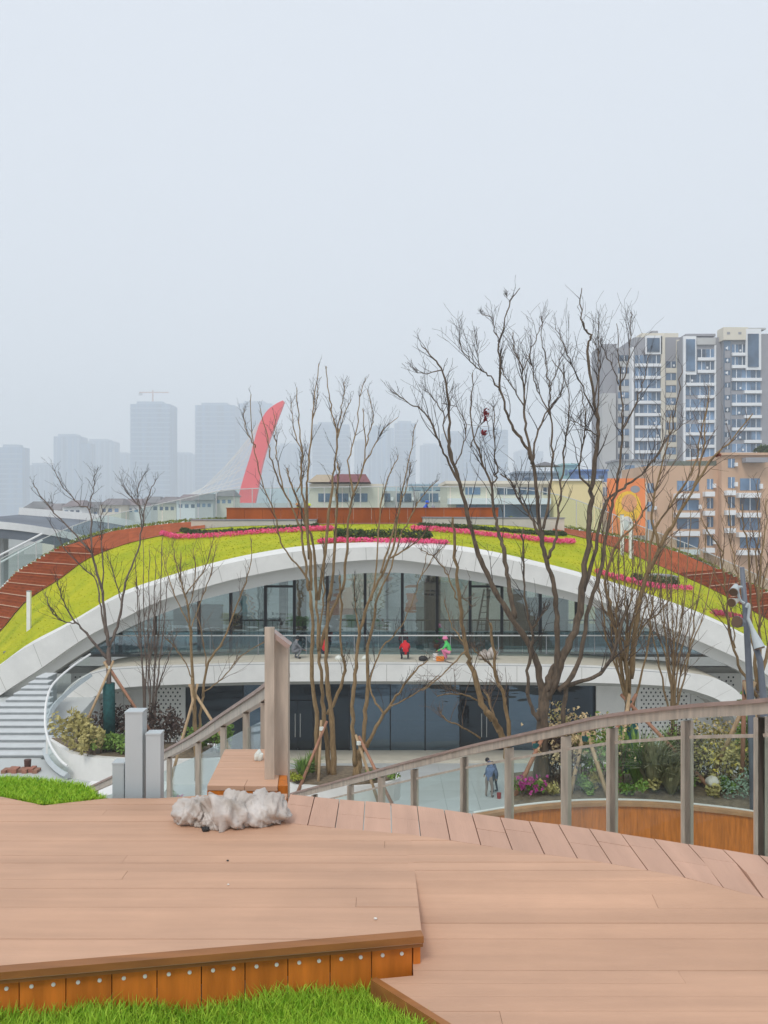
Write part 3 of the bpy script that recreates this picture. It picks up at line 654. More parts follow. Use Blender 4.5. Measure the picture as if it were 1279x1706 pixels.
shrub('flowering_shrub', bank(975, 22.0), M['shrub_g'], 360, .5, .5, 1.2, .06, 'shrub dotted with cream flowers between two railing posts', 'shrub', extra=(M['creamfl'], 90, .05))
shrub('flowering_shrub', bank(1010, 22.4), M['shrub_y'], 300, .4, .4, .8, .06, 'low olive shrub with cream blossom near the green wrapped trunk', 'shrub', extra=(M['creamfl'], 40, .05))
shrub('olive_shrub', bank(1160, 21.6), M['shrub_d'], 360, .5, .5, 1.1, .06, 'dark shrub right of the sword-leaf clump', 'shrub')
shrub('olive_shrub', bank(1200, 21.4), M['shrub_y'], 600, .6, .5, .9, .06, 'olive yellow shrub with yellow flowers behind the last railing panel', 'shrub', extra=(M['yellow'], 26, .04))
shrub('olive_shrub', bank(1262, 21.5), M['shrub_y'], 560, .6, .5, .95, .06, 'olive yellow shrub beside the grey lamp post', 'shrub', extra=(M['yellow'], 20, .04))
shrub('round_shrub', bank(1232, 20.7), M['shrub_b'], 460, .42, .35, .5, .04, 'rounded blue-green shrub at the timber planter edge', 'shrub', stems=False)
shrub('tall_plant', bank(1250, 21.9), M['shrub_g'], 380, .3, .3, 1.9, .09, 'tall green leafy plant between prop poles and lamp post', 'plant', extra=(M['yellow'], 10, .05))
shrub('magenta_flower_plant', bank(880, 20.9), M['shrub_g'], 240, .35, .3, .35, .06, 'plant with magenta flowers at the foot of the large tree', 'plant', extra=(M['magenta'], 40, .05))
for k, (px, d) in enumerate(((1062, 21.6), (1145, 22.0), (1128, 22.6), (1275, 22.2))):
    swordplant('strap_leaf_plant', bank(px, d), M['sword'] if k % 2 else M['shrub_g'], 150, 1.5, .8, ['green strap-leaf plant left of the large sword-leaf clump', 'tall olive sword-leaf plant below the perforated screen', 'green strap-leaf plant just behind the sword-leaf clumps', 'olive sword-leaf plant behind the lamp post'][k])
for k, (px, d, m_) in enumerate(((1175, 22.3, 'shrub_y'), (1215, 22.4, 'shrub_y'), (1290, 22.2, 'shrub_y'), (955, 22.6, 'shrub_y'), (1025, 21.5, 'shrub_g'), (915, 22.3, 'shrub_d'))):
    shrub('filler_shrub', bank(px, d), M[m_], 600, .6, .5, 1.35, .055, ['tall straw-coloured shrub right of the sword-leaf clumps', 'straw-coloured shrub behind the boulder', 'straw-coloured shrub at the tree by the lamp post', 'straw-coloured shrub right of the largest trunk', 'green shrub at the green wrapped trunk', 'dark shrub hugging the largest trunk'][k], extra=(M['creamfl'], 30, .04))
for k, px in enumerate((905, 960, 1000, 1040, 1075, 1140, 1180, 1215, 1290, 1330)):
    shrub('ground_plant', bank(px, 20.9 + .2 * (k % 3)), M['shrub_g'] if k % 2 else M['shrub_y'], 180, .32, .25, .35, .06, 'low %s ground plant along the timber planter kerb, %s from the largest trunk' % (['olive', 'green'][k % 2], ['first', 'second', 'third', 'fourth', 'fifth', 'sixth', 'seventh', 'eighth', 'ninth', 'tenth'][k]), 'plant', 'low plants along the timber planter', stems=False)
bmr = bmesh.new(); bmesh.ops.create_icosphere(bmr, subdivisions=3, radius=.17)
for v in bmr.verts: v.co *= 1 + .22 * math.sin(v.co.x * 17 + 1) * math.cos(v.co.y * 13) ; v.co.z *= .75
mr_ = bpy.data.meshes.new('boulder'); bmr.to_mesh(mr_); bmr.free(); mr_.materials.append(M['rock'])
o = obj('boulder', mr_, None, label='pale rounded boulder in the olive shrubs', cat='rock'); o.location = bank(1186, 20.9) + Vector((0, 0, .3))

# ------------------------------------------------------------------ trees
RS = .60
def limb(mb, pts, d0, d1, r0, r1, n=None, sides=6):
    """traced limb: photo pixels, depth d0->d1 in metres, radius r0->r1 in pixels at d0"""
    n = n or max(6, len(pts) * 4); q = interp(pts, n); o = []; rr = []
    ph = random.random() * 6
    for i, (x, y) in enumerate(q):
        t = i / (n - 1); d = d0 + (d1 - d0) * t + .25 * math.sin(ph + 5 * t) * t
        p = P(x, y, d); o.append(p + Vector((random.gauss(0, .018), random.gauss(0, .03), random.gauss(0, .012))) * (1 if 0 < i < n - 1 else 0)); rr.append(max(.0045, RS * (r0 + (r1 - r0) * t ** .8) / F * d0 * random.uniform(.88, 1.16)))
    mb.tube(o, rr, sides); return o, rr
def twig(mb, p, dr, L, r, lev, tipbias=.25):
    n = 5; pts = [p]; d = dr.normalized(); cur = p
    for i in range(n):
        d = (d + Vector((random.gauss(0, .13), random.gauss(0, .13), random.gauss(0, .08) + tipbias * .18))).normalized(); cur = cur + d * (L / n); pts.append(cur)
    mb.tube(pts, [max(.003, r * (1 - .75 * i / n)) for i in range(n + 1)], 4 if lev else 5, cap=False)
    if lev > 0:
        for i in range(1, n):
            if random.random() < .55:
                ax = Vector((random.gauss(0, 1), random.gauss(0, 1), random.gauss(0, .4))).normalized()
                nd = (d * .8 + ax * .62).normalized(); twig(mb, pts[i + 1], nd, L * random.uniform(.3, .6), r * .5, lev - 1, tipbias)
def sprout(mb, o, rr, k, L, lev=1, t0=.3, up=.35, spread=.75):
    m = len(o); L = min(L, .45 * sum((o[i + 1] - o[i]).length for i in range(m - 1)))
    for _ in range(k):
        i = random.randint(int(m * t0), m - 1); d = (o[min(i + 1, m - 1)] - o[max(i - 1, 0)]).normalized()
        ax = Vector((random.gauss(0, 1), random.gauss(0, 1), random.gauss(0, .3))).normalized()
        twig(mb, o[i], d * .7 + ax * spread * random.uniform(.5, 1) + Vector((0, 0, up)), L * random.uniform(.5, 1.25) * (1.4 - 1.15 * i / m), min(rr[i] * .55, .0125), lev)
def tree(name, base, label, d, trunks, limbs, mats, L=1.2, k=6, group=None, lev=1, leaves=None, sides=6, spread=.75):
    """trunks / limbs: (pts, r0px, r1px, depth change at the tip[, start offset])"""
    global RS; RS = .52 if label.startswith('largest') else .56
    t = thing(name, base, label, 'tree', group); tb_, bb, wb = MB(), MB(), MB()
    for tr in trunks: limb(tb_, tr[0], d + (tr[4] if len(tr) > 4 else 0), d + tr[3], tr[1], tr[2] * .62, sides=9)
    for tr in limbs:
        s0 = tr[4] if len(tr) > 4 else 0
        o, rr = limb(bb, tr[0], d + s0, d + tr[3], tr[1], tr[2], sides=sides); sprout(wb, o, rr, k + 8, L, lev, spread=spread)
    obj('trunk', tb_, mats[0], t, smooth=True)
    obj('branches', bb, mats[1], t, smooth=True)
    tag(obj('twigs', wb, mats[2], t), kind='stuff')
    if leaves:
        for (x, y, dd, m, nlf, sx, sz) in leaves:
            lb = MB(); leafclump(lb, P(x, y, d + dd), nlf, sx, .12, sz, .06); obj('dry_leaves', lb, m, t)
    return t
def prop(label, apex, feet, ms, r=.055, group='timber prop poles bracing the trees'):
    a = Vector(apex); c = sum((Vector(f) for f in feet), Vector()) / len(feet)
    t = thing('tree_prop', c, label, 'tree prop', group)
    for i, f in enumerate(feet):
        f = Vector(f); dv = (a - f).normalized(); off = Vector((math.cos(i * 2.1), math.sin(i * 2.1), 0)) * .09
        obj('pole', MB().tube([f - dv * .12, a + dv * .22 + off], [r, r * .85], 8), ms[i % len(ms)], t, smooth=True)
    obj('tie', MB().tube([a + Vector((0, 0, -.09)), a + Vector((0, 0, .02))], .085, 10), M['tie'] if a.y > 28 else M['wrap'], t)
    return t

# T1: the large tree behind the railing
TB = bank(905, 21.6)
tree('bare_tree', TB, 'largest bare tree, thick dark trunk forking low behind the railing', 21.6,
     [([(905, 1340), (902, 1260), (903, 1200), (907, 1160), (913, 1135), (924, 1108)], 30, 13, .1),
      ([(950, 1300), (942, 1240), (938, 1190), (945, 1140)], 9, 11, .3, .4)],
     [([(905, 1172), (895, 1110), (880, 1072), (846, 1020), (822, 978), (800, 932), (785, 880), (768, 812), (750, 757), (748, 715), (747, 668), (736, 616), (720, 596), (701, 574)], 12, 1.4, -1.2),
      ([(736, 616), (715, 622), (700, 622), (684, 610)], 2, 1, -1.4, -1.2),
      ([(768, 812), (745, 765), (730, 735), (710, 690), (680, 670), (650, 650)], 4, 1.2, -2.0, -.9),
      ([(757, 775), (742, 720), (736, 684), (722, 665), (706, 649)], 3, 1, -.6, -1),
      ([(757, 775), (769, 750), (776, 720), (764, 680), (735, 672)], 2.4, 1, -.3, -1),
      ([(856, 1030), (850, 990), (845, 960), (838, 915), (830, 885), (822, 855), (818, 808), (802, 766), (788, 722), (784, 679), (787, 621)], 9, 1.4, 1.0, -.2),
      ([(818, 808), (827, 792), (823, 747), (822, 679)], 3.5, 1.6, 1.6, .8),
      ([(784, 745), (795, 715), (810, 700), (818, 730)], 2, 1, 1.8, .8),
      ([(908, 1165), (928, 1105), (927, 1045), (926, 1000), (918, 956), (908, 925), (901, 890), (895, 840), (886, 773), (879, 752), (863, 724), (844, 691), (833, 648), (832, 611), (832, 569), (840, 543), (849, 503), (866, 480)], 10, 1.2, -.6),
      ([(833, 648), (815, 625), (800, 617), (782, 600), (768, 575), (766, 548)], 2.6, 1, -1.4, -.5),
      ([(801, 617), (796, 590), (794, 555)], 1.5, .8, -1.5, -1.1),
      ([(832, 569), (826, 556), (820, 530), (802, 523)], 2, 1, -.9, -.6),
      ([(849, 503), (843, 492)], 1.2, .8, -.8, -.6),
      ([(886, 773), (877, 710), (872, 668), (870, 618), (857, 581), (854, 553)], 5, 1.2, .8, -.3),
      ([(870, 618), (882, 590), (896, 560), (903, 530)], 2.2, 1, 1.2, .5), ([(872, 675), (850, 640), (832, 610)], 2.4, 1.4, .3, .2),
      ([(886, 773), (891, 740), (905, 696), (925, 668), (936, 654), (940, 607)], 4, 1.1, 1.4, -.3),
      ([(905, 880), (915, 830), (919, 773), (919, 715), (915, 670), (915, 644), (910, 607), (904, 574), (902, 530)], 4.5, 1.2, 1.8, -.2),
      ([(915, 690), (895, 650), (886, 610), (876, 590)], 2.6, 1, 2.0, 1.2), ([(915, 644), (930, 610), (943, 580)], 2, 1, 2.2, 1.5),
      ([(906, 920), (890, 870), (868, 838), (848, 800), (833, 790)], 5, 2, 1.5, -.1),
      ([(912, 930), (925, 900), (928, 860), (936, 800), (940, 745), (947, 690), (945, 640), (920, 600)], 5, 1.2, .2, -.3),
      ([(912, 1165), (930, 1120), (946, 1073), (962, 1038), (970, 979), (979, 909), (983, 850), (986, 815), (994, 738), (996, 699), (988, 660), (978, 583), (984, 560), (974, 548), (968, 519), (969, 480)], 14, 1.2, .4),
      ([(988, 673), (999, 601), (984, 557)], 2.6, 1, .9, .3), ([(996, 699), (997, 600), (996, 534)], 2.5, 1, 1.3, .3), ([(996, 700), (974, 655), (958, 620), (940, 580), (925, 545)], 2.6, 1, -.5, .3),
      ([(986, 815), (965, 790), (972, 740), (975, 700), (968, 650)], 4, 1.2, -1, .2), ([(996, 725), (975, 712), (950, 700)], 2.4, 1, -1.2, .3),
      ([(930, 1150), (963, 1108), (981, 1014), (1000, 944), (1014, 867), (1027, 815), (1035, 751), (1039, 712), (1035, 660), (1032, 609), (1027, 539)], 9, 1.2, 1.4),
      ([(1035, 720), (1055, 680), (1070, 640), (1083, 590)], 3, 1, 2, 1), ([(1032, 650), (1045, 610), (1052, 560), (1050, 520)], 2.2, 1, 2.2, 1.2), ([(1030, 640), (1015, 600), (1002, 575)], 2, 1, 1.2, 1.2),
      ([(972, 985), (990, 925), (1007, 841), (1040, 812), (1074, 784), (1115, 725), (1128, 666), (1136, 612)], 7, 1.2, 2.2, .2),
      ([(945, 1140), (985, 1130), (1010, 1110), (1030, 1060), (1045, 1000)], 8, 4, 1.6, .2),
      ([(898, 1200), (880, 1165), (880, 1120), (888, 1070), (885, 1050), (874, 991), (872, 920), (872, 880)], 7, 2, -.8, -.2), ([(885, 1050), (900, 1030), (911, 1010)], 3.4, 2.4, -1, -.6),
      ([(1090, 770), (1110, 730), (1150, 700)], 2.2, 1, 2.6, 1.6)],
     (M['bark'], M['bark'], M['twig']), L=1.15, k=7, spread=.6, leaves=[(809, 690, 0, M['redleaf'], 20, .09, .17), (806, 718, 0, M['redleaf'], 10, .05, .12)])
# T2: bundle of upright stems right of it
T2 = bank(1048, 23.5)
st2 = []
for a, b in ((985, 900), (1003, 860), (1018, 905), (1028, 850), (1040, 890), (1055, 845), (1066, 900), (1078, 870), (1090, 930), (1104, 905), (995, 980), (1120, 985)):
    xm = 1046 + (a - 1046) * .35 + random.uniform(-14, 14); st2.append(([(1046 + random.uniform(-3, 3), random.uniform(1110, 1215)), (xm, random.uniform(1050, 1095)), (1046 + (a - 1046) * .75, 1000 + (b - 930) * .3), (a, b)], 4.2, 1.0, random.uniform(-1.4, 1.4)))
st2.append(([(1050, 1130), (1060, 1040), (1078, 960), (1110, 893), (1130, 859), (1156, 813), (1192, 758), (1221, 730), (1254, 689)], 9, 1.3, -.8))
st2.append(([(1082, 955), (1085, 900), (1110, 850), (1150, 790), (1165, 735), (1178, 670)], 5, 1.2, .6, -.2)); st2.append(([(1100, 912), (1085, 860), (1096, 800), (1112, 740), (1118, 690)], 4.5, 1.2, .2, -.3))
st2.append(([(1156, 813), (1170, 760), (1176, 700), (1181, 640)], 3, 1, -.2, -.6)); st2.append(([(1040, 1100), (1020, 1030), (1010, 980), (1020, 920), (1060, 870), (1078, 846)], 6, 2, .5))
tree('bare_tree', T2, 'bare multi-stem tree with green wrapped base beside the sword-leaf clump', 23.5,
     [([(1048, 1330), (1047, 1240), (1046, 1180), (1046, 1130)], 13, 10, 0)], st2, (M['bark'], M['bark_l'], M['twig_l']), L=1.3, k=5, leaves=[(1197, 757, -.6, M['dryleaf'], 18, .08, .07)])
st4 = []
for x, y in ((1075, 900), (1092, 860), (1108, 905), (1120, 840), (1133, 890), (1150, 850), (1165, 900), (1180, 870), (1195, 915), (1060, 870), (1140, 960), (1100, 960)):
    st4.append(([(1120 + random.uniform(-8, 8), 1200), (1120 + (x - 1120) * .3 + random.uniform(-6, 6), 1110), (1120 + (x - 1120) * .7, 1010 + (y - 880) * .3), (x, y)], 3.4, .9, random.uniform(-1.5, 1.5)))
tree('bare_tree', PZ(1120, 30.0, 0), 'slender bare tree on the plaza beyond the bank, thin stems before the arch end', 30.0, [([(1120, 1523), (1119, 1350), (1120, 1190)], 9, 8, 0)], st4, (M['bark_l'], M['bark_l'], M['twig_l']), L=1.4, k=5, spread=.5)
wm = MB().tube([P(1048, 1290, 23.45), P(1047, 1195, 23.45)], 15 / F * 23.5, 12)
tag(obj('trunk_wrap', wm, M['wrap'], bpy.data.objects['bare_tree.001'], smooth=True))
# T3: leaning stems left of the large tree
T3 = bank(850, 23.0)
tree('bare_tree', T3, 'leaning bare tree whose stems cross the glass doors left of the largest trunk', 23.5,
     [([(852, 1335), (846, 1260), (831, 1216), (812, 1185)], 15, 11, 0)],
     [([(820, 1200), (801, 1167), (789, 1120), (777, 1085), (768, 1026), (761, 956), (757, 900), (754, 862)], 10, 3, -.6),
      ([(846, 1240), (848, 1209), (838, 1155), (829, 1138), (822, 1085), (816, 1038)], 7, 4, .5), ([(830, 1220), (815, 1170), (806, 1150)], 5, 3, 1),
      ([(829, 1138), (820, 1110), (800, 1095), (787, 1078)], 3, 1.6, .2, .4), ([(776, 1085), (755, 1105), (735, 1128), (704, 1150)], 3, 1.4, -1.2, -.3),
      ([(800, 1170), (775, 1158), (750, 1156), (728, 1160)], 3, 1.4, -1, 0), ([(800, 1230), (770, 1212), (745, 1200), (732, 1186)], 3, 1.6, -.8, 0), ([(762, 1000), (745, 960), (725, 930), (700, 915)], 2.6, 1.2, -1, -.4),
      ([(762, 990), (775, 1000), (788, 1010)], 2, 1, .2, -.4), ([(784, 1105), (770, 1070), (752, 1040), (740, 1000)], 3, 1.2, .3, -.2)],
     (M['bark_l'], M['bark_l'], M['twig_l']), L=.9, k=3)
# C1, C2: middle trees
tree('bare_tree', PZ(540, 30.2, MZ), 'tall bare multi-stem tree with tan bark in front of the glass doors', 30.0,
     [([(529, 1296), (528, 1261), (526, 1184), (519, 1117), (521, 1052), (516, 984)], 9, 7, -.4), ([(556, 1298), (553, 1201), (546, 1140), (543, 1085), (547, 1001)], 10, 6.5, .3), ([(548, 1290), (541, 1210), (536, 1150), (531, 1085), (527, 1000)], 8, 6, .9)],
     [([(514, 985), (510, 955), (503, 897), (494, 862), (473, 819), (452, 768), (446, 735), (433, 679)], 5, 1.2, -1.2), ([(473, 819), (462, 770), (459, 730), (456, 690)], 2.4, 1, -.4, -.8),
      ([(518, 984), (517, 932), (508, 850), (501, 791), (503, 754), (496, 697), (494, 646)], 5.5, 1.1, -.2), ([(503, 754), (489, 715), (485, 668)], 2, 1, .2, -.1),
      ([(515, 932), (510, 830), (513, 791), (517, 744), (520, 686), (525, 650), (531, 606)], 4.5, 1.2, .8), ([(520, 700), (527, 670), (529, 640)], 1.8, .9, 1.1, .7),
      ([(518, 975), (490, 935), (468, 904), (459, 861), (435, 798), (421, 730), (418, 657)], 3.2, 1, -1.4), ([(425, 745), (409, 715), (406, 680)], 1.8, .9, -1.6, -1.1),
      ([(527, 1000), (524, 920), (512, 880), (494, 830), (482, 800), (478, 780)], 5, 2, .2, .7), ([(494, 820), (505, 790), (506, 760)], 2, 1, .5, .5),
      ([(530, 1000), (545, 885), (552, 815), (557, 779), (562, 725), (554, 695), (548, 662), (543, 610)], 5, 1.2, 1.2, .7), ([(562, 725), (564, 711), (570, 670), (574, 636)], 2.4, 1, 1.6, 1), ([(562, 730), (571, 700), (583, 664)], 2, 1, .9, 1),
      ([(547, 1001), (555, 955), (560, 861), (563, 800), (561, 770)], 5.5, 2, -.4, .2), ([(531, 1085), (556, 1010), (574, 967), (581, 861), (588, 826), (604, 779), (609, 744), (604, 681)], 5.5, 1.2, .6, .7),
      ([(590, 825), (580, 770), (594, 721), (600, 660), (609, 630)], 3, 1.1, 1.5, .4), ([(609, 744), (618, 712), (621, 690), (612, 650)], 2, 1, .9, .5), ([(604, 779), (625, 740), (640, 715), (663, 695)], 2, .9, .2, .4),
      ([(545, 1190), (565, 1150), (575, 1108), (568, 1085), (568, 1001), (566, 960)], 5.5, 3, -.8, .2), ([(530, 1085), (538, 1010), (540, 950), (538, 900)], 3.4, 1.6, -.9, .2)],
     (M['bark_l'], M['bark_l'], M['twig']), L=.8, k=4, spread=.5)
tree('bare_tree', PZ(598, 30.0, MZ), 'bare multi-stem tree spreading in a fan, braced by one slanting prop pole', 29.6,
     [([(594, 1292), (597, 1260), (606, 1240)], 15, 11, 0)],
     [([(592, 1275), (588, 1220), (588, 1167), (593, 1110), (598, 1058), (615, 1001), (635, 958), (655, 910), (662, 860), (669, 830)], 8, 1.8, -.8),
      ([(604, 1250), (608, 1190), (612, 1150), (612, 1085), (622, 1040), (629, 995), (650, 950), (668, 890)], 7.5, 2, .6), ([(610, 1245), (630, 1205), (649, 1177), (668, 1150), (690, 1120), (712, 1100)], 6.5, 1.6, -1),
      ([(649, 1177), (665, 1170), (700, 1150), (730, 1125)], 2.6, 1.2, -1.2, -.5), ([(640, 1190), (620, 1160), (617, 1130), (636, 1080), (655, 1060), (680, 1020), (700, 965), (712, 920)], 3.5, 1.2, 1, -.3),
      ([(618, 1000), (623, 967), (634, 850), (644, 803), (663, 758)], 3.4, 1.2, 1.2, -.4), ([(634, 955), (655, 885), (670, 819), (680, 770), (693, 707)], 3.2, 1.1, .4, -.5), ([(668, 890), (690, 850), (700, 830), (730, 800)], 2.4, 1.1, .5, .5),
      ([(650, 930), (690, 905), (715, 880)], 2.6, 1.1, -1, -.6), ([(598, 1058), (592, 1010), (590, 960)], 3, 1.4, -.4, -.5), ([(700, 965), (720, 930), (745, 905)], 2, 1, 1.4, 1), ([(667, 840), (680, 800), (683, 770)], 2, 1, -.7, -.6)],
     (M['bark_l'], M['bark_l'], M['twig']), L=.8, k=4, spread=.5)
# left trees
tree('bare_tree', PZ(181, 33.4, bz), 'bare tree with dark green trunk wrap and three prop poles in the white-walled bed', 33.4,
     [([(182, 1236), (181, 1180), (180, 1097), (181, 1073)], 9, 8, 0)],
     [([(178, 1097), (150, 1062), (127, 1038), (104, 1000), (95, 963)], 5, 1.1, -1), ([(127, 1038), (106, 1036), (85, 1018), (76, 986)], 2.2, 1, -1.4, -.6),
      ([(180, 1075), (177, 1050), (170, 991), (158, 944), (151, 920), (127, 893), (90, 853), (64, 822), (55, 804)], 6, 1.1, -.6), ([(153, 925), (151, 897), (149, 850), (130, 840), (105, 810), (88, 782)], 3, 1, .3, -.4),
      ([(178, 1060), (167, 1015), (160, 968), (134, 942), (102, 907), (85, 874)], 3.4, 1, .8), ([(183, 1075), (191, 1057), (202, 1015), (210, 968), (233, 909), (240, 850), (250, 820), (259, 800)], 5, 1.1, .6), ([(236, 880), (231, 843), (215, 825), (202, 808)], 2.2, .9, 1, .4),
      ([(238, 860), (228, 820), (240, 790)], 1.8, .8, .5, .5), ([(170, 991), (172, 940), (168, 880), (170, 840)], 2.6, 1, 1, -.3), ([(149, 850), (155, 815), (160, 785)], 1.8, .8, .5, .1), ([(204, 1008), (190, 960), (178, 920)], 2.2, 1, 1.2, .3)],
     (M['bark_g'], M['bark_g'], M['twig']), L=1.3, k=8)
obj('trunk_wrap', MB().tube([PZ(182, 33.38, bz + .1), P(181, 1138, 33.38)], 9.8 / F * 33.4, 12), M['wrap'], bpy.data.objects['bare_tree.006'], smooth=True)
stl = []
for x, yt in ((225, 925), (238, 905), (248, 915), (258, 930), (270, 900), (280, 960), (262, 1000), (230, 980)):
    stl.append(([(246 + (x - 246) * .25 + random.uniform(-6, 6), 1215), (246 + (x - 246) * .5 + random.uniform(-4, 4), 1120), (246 + (x - 246) * .8, 1030), (x, yt)], 3.4, 1.0, random.uniform(-1, 1)))
stl.append(([(255, 1215), (262, 1150), (280, 1100), (292, 1060)], 3, 1.2, .6))
tree('bare_tree', PZ(246, 33.8, bz), 'thin clump of grey bare stems between the wrapped tree and the perforated screen', 33.8, [([(246, 1240), (246, 1212)], 7, 6, 0)], stl, (M['bark_g'], M['bark_g'], M['twig_l']), L=1.1, k=5, spread=.5)
tree('bare_tree', PZ(330, 30.6, TZ), 'slender tan bare tree with prop poles behind the left stair railing', 30.6,
     [([(328, 1300), (326, 1220), (323, 1160), (320, 1130)], 8, 6.5, 0), ([(332, 1300), (333, 1210), (338, 1154)], 6, 5, .3, .3)],
     [([(321, 1143), (317, 1055), (314, 1014), (303, 973), (301, 922)], 5.5, 1.4, -.6), ([(338, 1160), (346, 1106), (373, 1065), (398, 998), (414, 957), (420, 897)], 4.6, 1.1, -.4, .3), ([(344, 1115), (336, 1055), (326, 1022)], 2.4, 1.2, .8, .3),
      ([(316, 1050), (335, 1000), (350, 960), (360, 910)], 2.4, 1, 1), ([(316, 1040), (295, 1000), (280, 960), (270, 920)], 2.4, 1, .5), ([(320, 1130), (300, 1090), (285, 1070), (277, 1066)], 2.4, 1.2, -.8), ([(314, 1014), (325, 970), (322, 915)], 2.2, 1, .4),
      ([(338, 1154), (370, 1130), (400, 1095), (440, 1070)], 2.2, 1, -1, .3), ([(311, 1000), (295, 950), (288, 905)], 2, 1, -.5, -.3), ([(310, 990), (345, 940), (356, 890)], 2, .9, -.9, -.3)],
     (M['bark_l'], M['bark_l'], M['twig_l']), L=1.0, k=5, spread=.55)
# right edge
tree('bare_tree', bank(1266, 21.0), 'bare multi-stem tree behind the grey lamp post', 21.0,
     [([(1268, 1330), (1266, 1220), (1262, 1150)], 11, 9, 0)],
     [([(1260, 1160), (1238, 1122), (1219, 1069), (1208, 988), (1200, 920), (1180, 890), (1168, 860)], 5, 1.1, -.8), ([(1262, 1150), (1255, 1080), (1251, 1042), (1248, 934), (1240, 880), (1236, 840)], 6, 1.2, .4),
      ([(1264, 1150), (1266, 1080), (1265, 1015), (1272, 900), (1276, 830)], 6, 1.2, -.4), ([(1264, 1140), (1285, 1060), (1300, 960), (1306, 860)], 6, 1.2, .6), ([(1251, 1042), (1234, 980), (1222, 930), (1215, 860), (1210, 830)], 3, 1, 1, .3),
      ([(1265, 1015), (1258, 960), (1262, 890), (1262, 800)], 3, 1, .2, 0), ([(1225, 1080), (1216, 1010), (1190, 950)], 2.4, 1, -1, -.6), ([(1266, 1000), (1280, 940), (1290, 880)], 3, 1, .8, 0)],
     (M['bark_g'], M['bark_l'], M['twig_l']), L=1.2, k=5, spread=.5)
# prop poles
prop('pale timber tripod bracing the wrapped tree in the white-walled bed', P(181, 1110, 33.3), [P(133, 1228, 32.6), P(253, 1222, 33.0), P(232, 1190, 34.2)], [M['pole'], M['pole_r']])
prop('timber tripod tied round the slender tree behind the left railing', P(322, 1150, 30.5), [P(284, 1300, 30.0), P(384, 1250, 30.0), P(330, 1250, 31.3)], [M['pole']])
prop('pair of timber props at the left middle trunk', P(536, 1212, 29.8), [P(497, 1316, 29.0), P(530, 1310, 29.2)], [M['pole_r'], M['pole']])
prop('slanting timber prop under the fan-shaped middle tree', P(598, 1236, 29.3), [P(652, 1338, 28.0), P(628, 1330, 29.0)], [M['pole_r'], M['pole']])
prop('reddish timber tripod bracing the tree with the green wrapped base', P(1048, 1168, 23.3), [bank(980, 22.2), bank(1192, 21.0), bank(1030, 22.0)], [M['pole_r'], M['pole_r'], M['pole']])
prop('pale slanting prop beside the largest trunk', P(975, 1228, 21.4), [bank(1012, 20.8), bank(950, 21.0)], [M['pole']])
prop('reddish slanting prop left of the largest trunk', P(893, 1240, 21.4), [bank(858, 20.9), bank(905, 22.0)], [M['pole_r']])
prop('pale timber props leaning on the tree by the lamp post', P(1245, 1150, 20.9), [bank(1180, 21.6), bank(1236, 21.2), bank(1300, 21.0)], [M['pole'], M['pole_r']])

# ------------------------------------------------------------------ lamp post with flood lamps
lp = P(1256, 1345, 19.9); lp.z = BZ - .1
lt = thing('lamp_post', lp, 'grey lamp post with flood lamps and two curved arms beyond the railing', 'lamp post')
obj('pole', MB().tube([lp, P(1252, 1200, 19.9), P(1244, 1050, 19.9), P(1236, 945, 19.9)], [.085, .08, .065, .05], 12), M['lampgrey'], lt, smooth=True)
obj('side_pole', MB().tube([P(1274, 1330, 19.6), P(1272, 1170, 19.6), P(1266, 1100, 19.6), P(1258, 1075, 19.6)], [.075, .075, .065, .055], 12), M['lampgrey'], lt, smooth=True)
def lampcone(a, b, r0, r1, m=None):
    o = obj('flood_lamp', MB().tube([a, a.lerp(b, .35), b], [r0 * .8, r0, r1], 12), m or M['greybox'], lt, smooth=False)
    obj('lens', MB().tube([b, b + (b - a).normalized() * .03], r1 * .92, 12), M['lens'], o)
lampcone(P(1246, 1030, 19.7), P(1265, 1079, 19.5), .045, .12); lampcone(P(1238, 1038, 19.7), P(1228, 1036, 19.4), .09, .13, M['lampgrey']); lampcone(P(1226, 976, 19.7), P(1222, 986, 19.5), .07, .10); lampcone(P(1228, 1000, 19.7), P(1219, 1004, 19.5), .06, .10, M['rock'])
obj('curved_arm', MB().tube([P(v[0], v[1], 19.75) for v in interp([(1240, 1005), (1233, 1000), (1229, 985), (1231, 978), (1236, 978)], 12)], .03, 6), M['greybox'], lt)
obj('curved_arm', MB().tube([P(v[0], v[1], 19.75) for v in interp([(1243, 1012), (1246, 1006), (1248, 1012), (1246, 1032)], 12)], .03, 6), M['greybox'], lt)

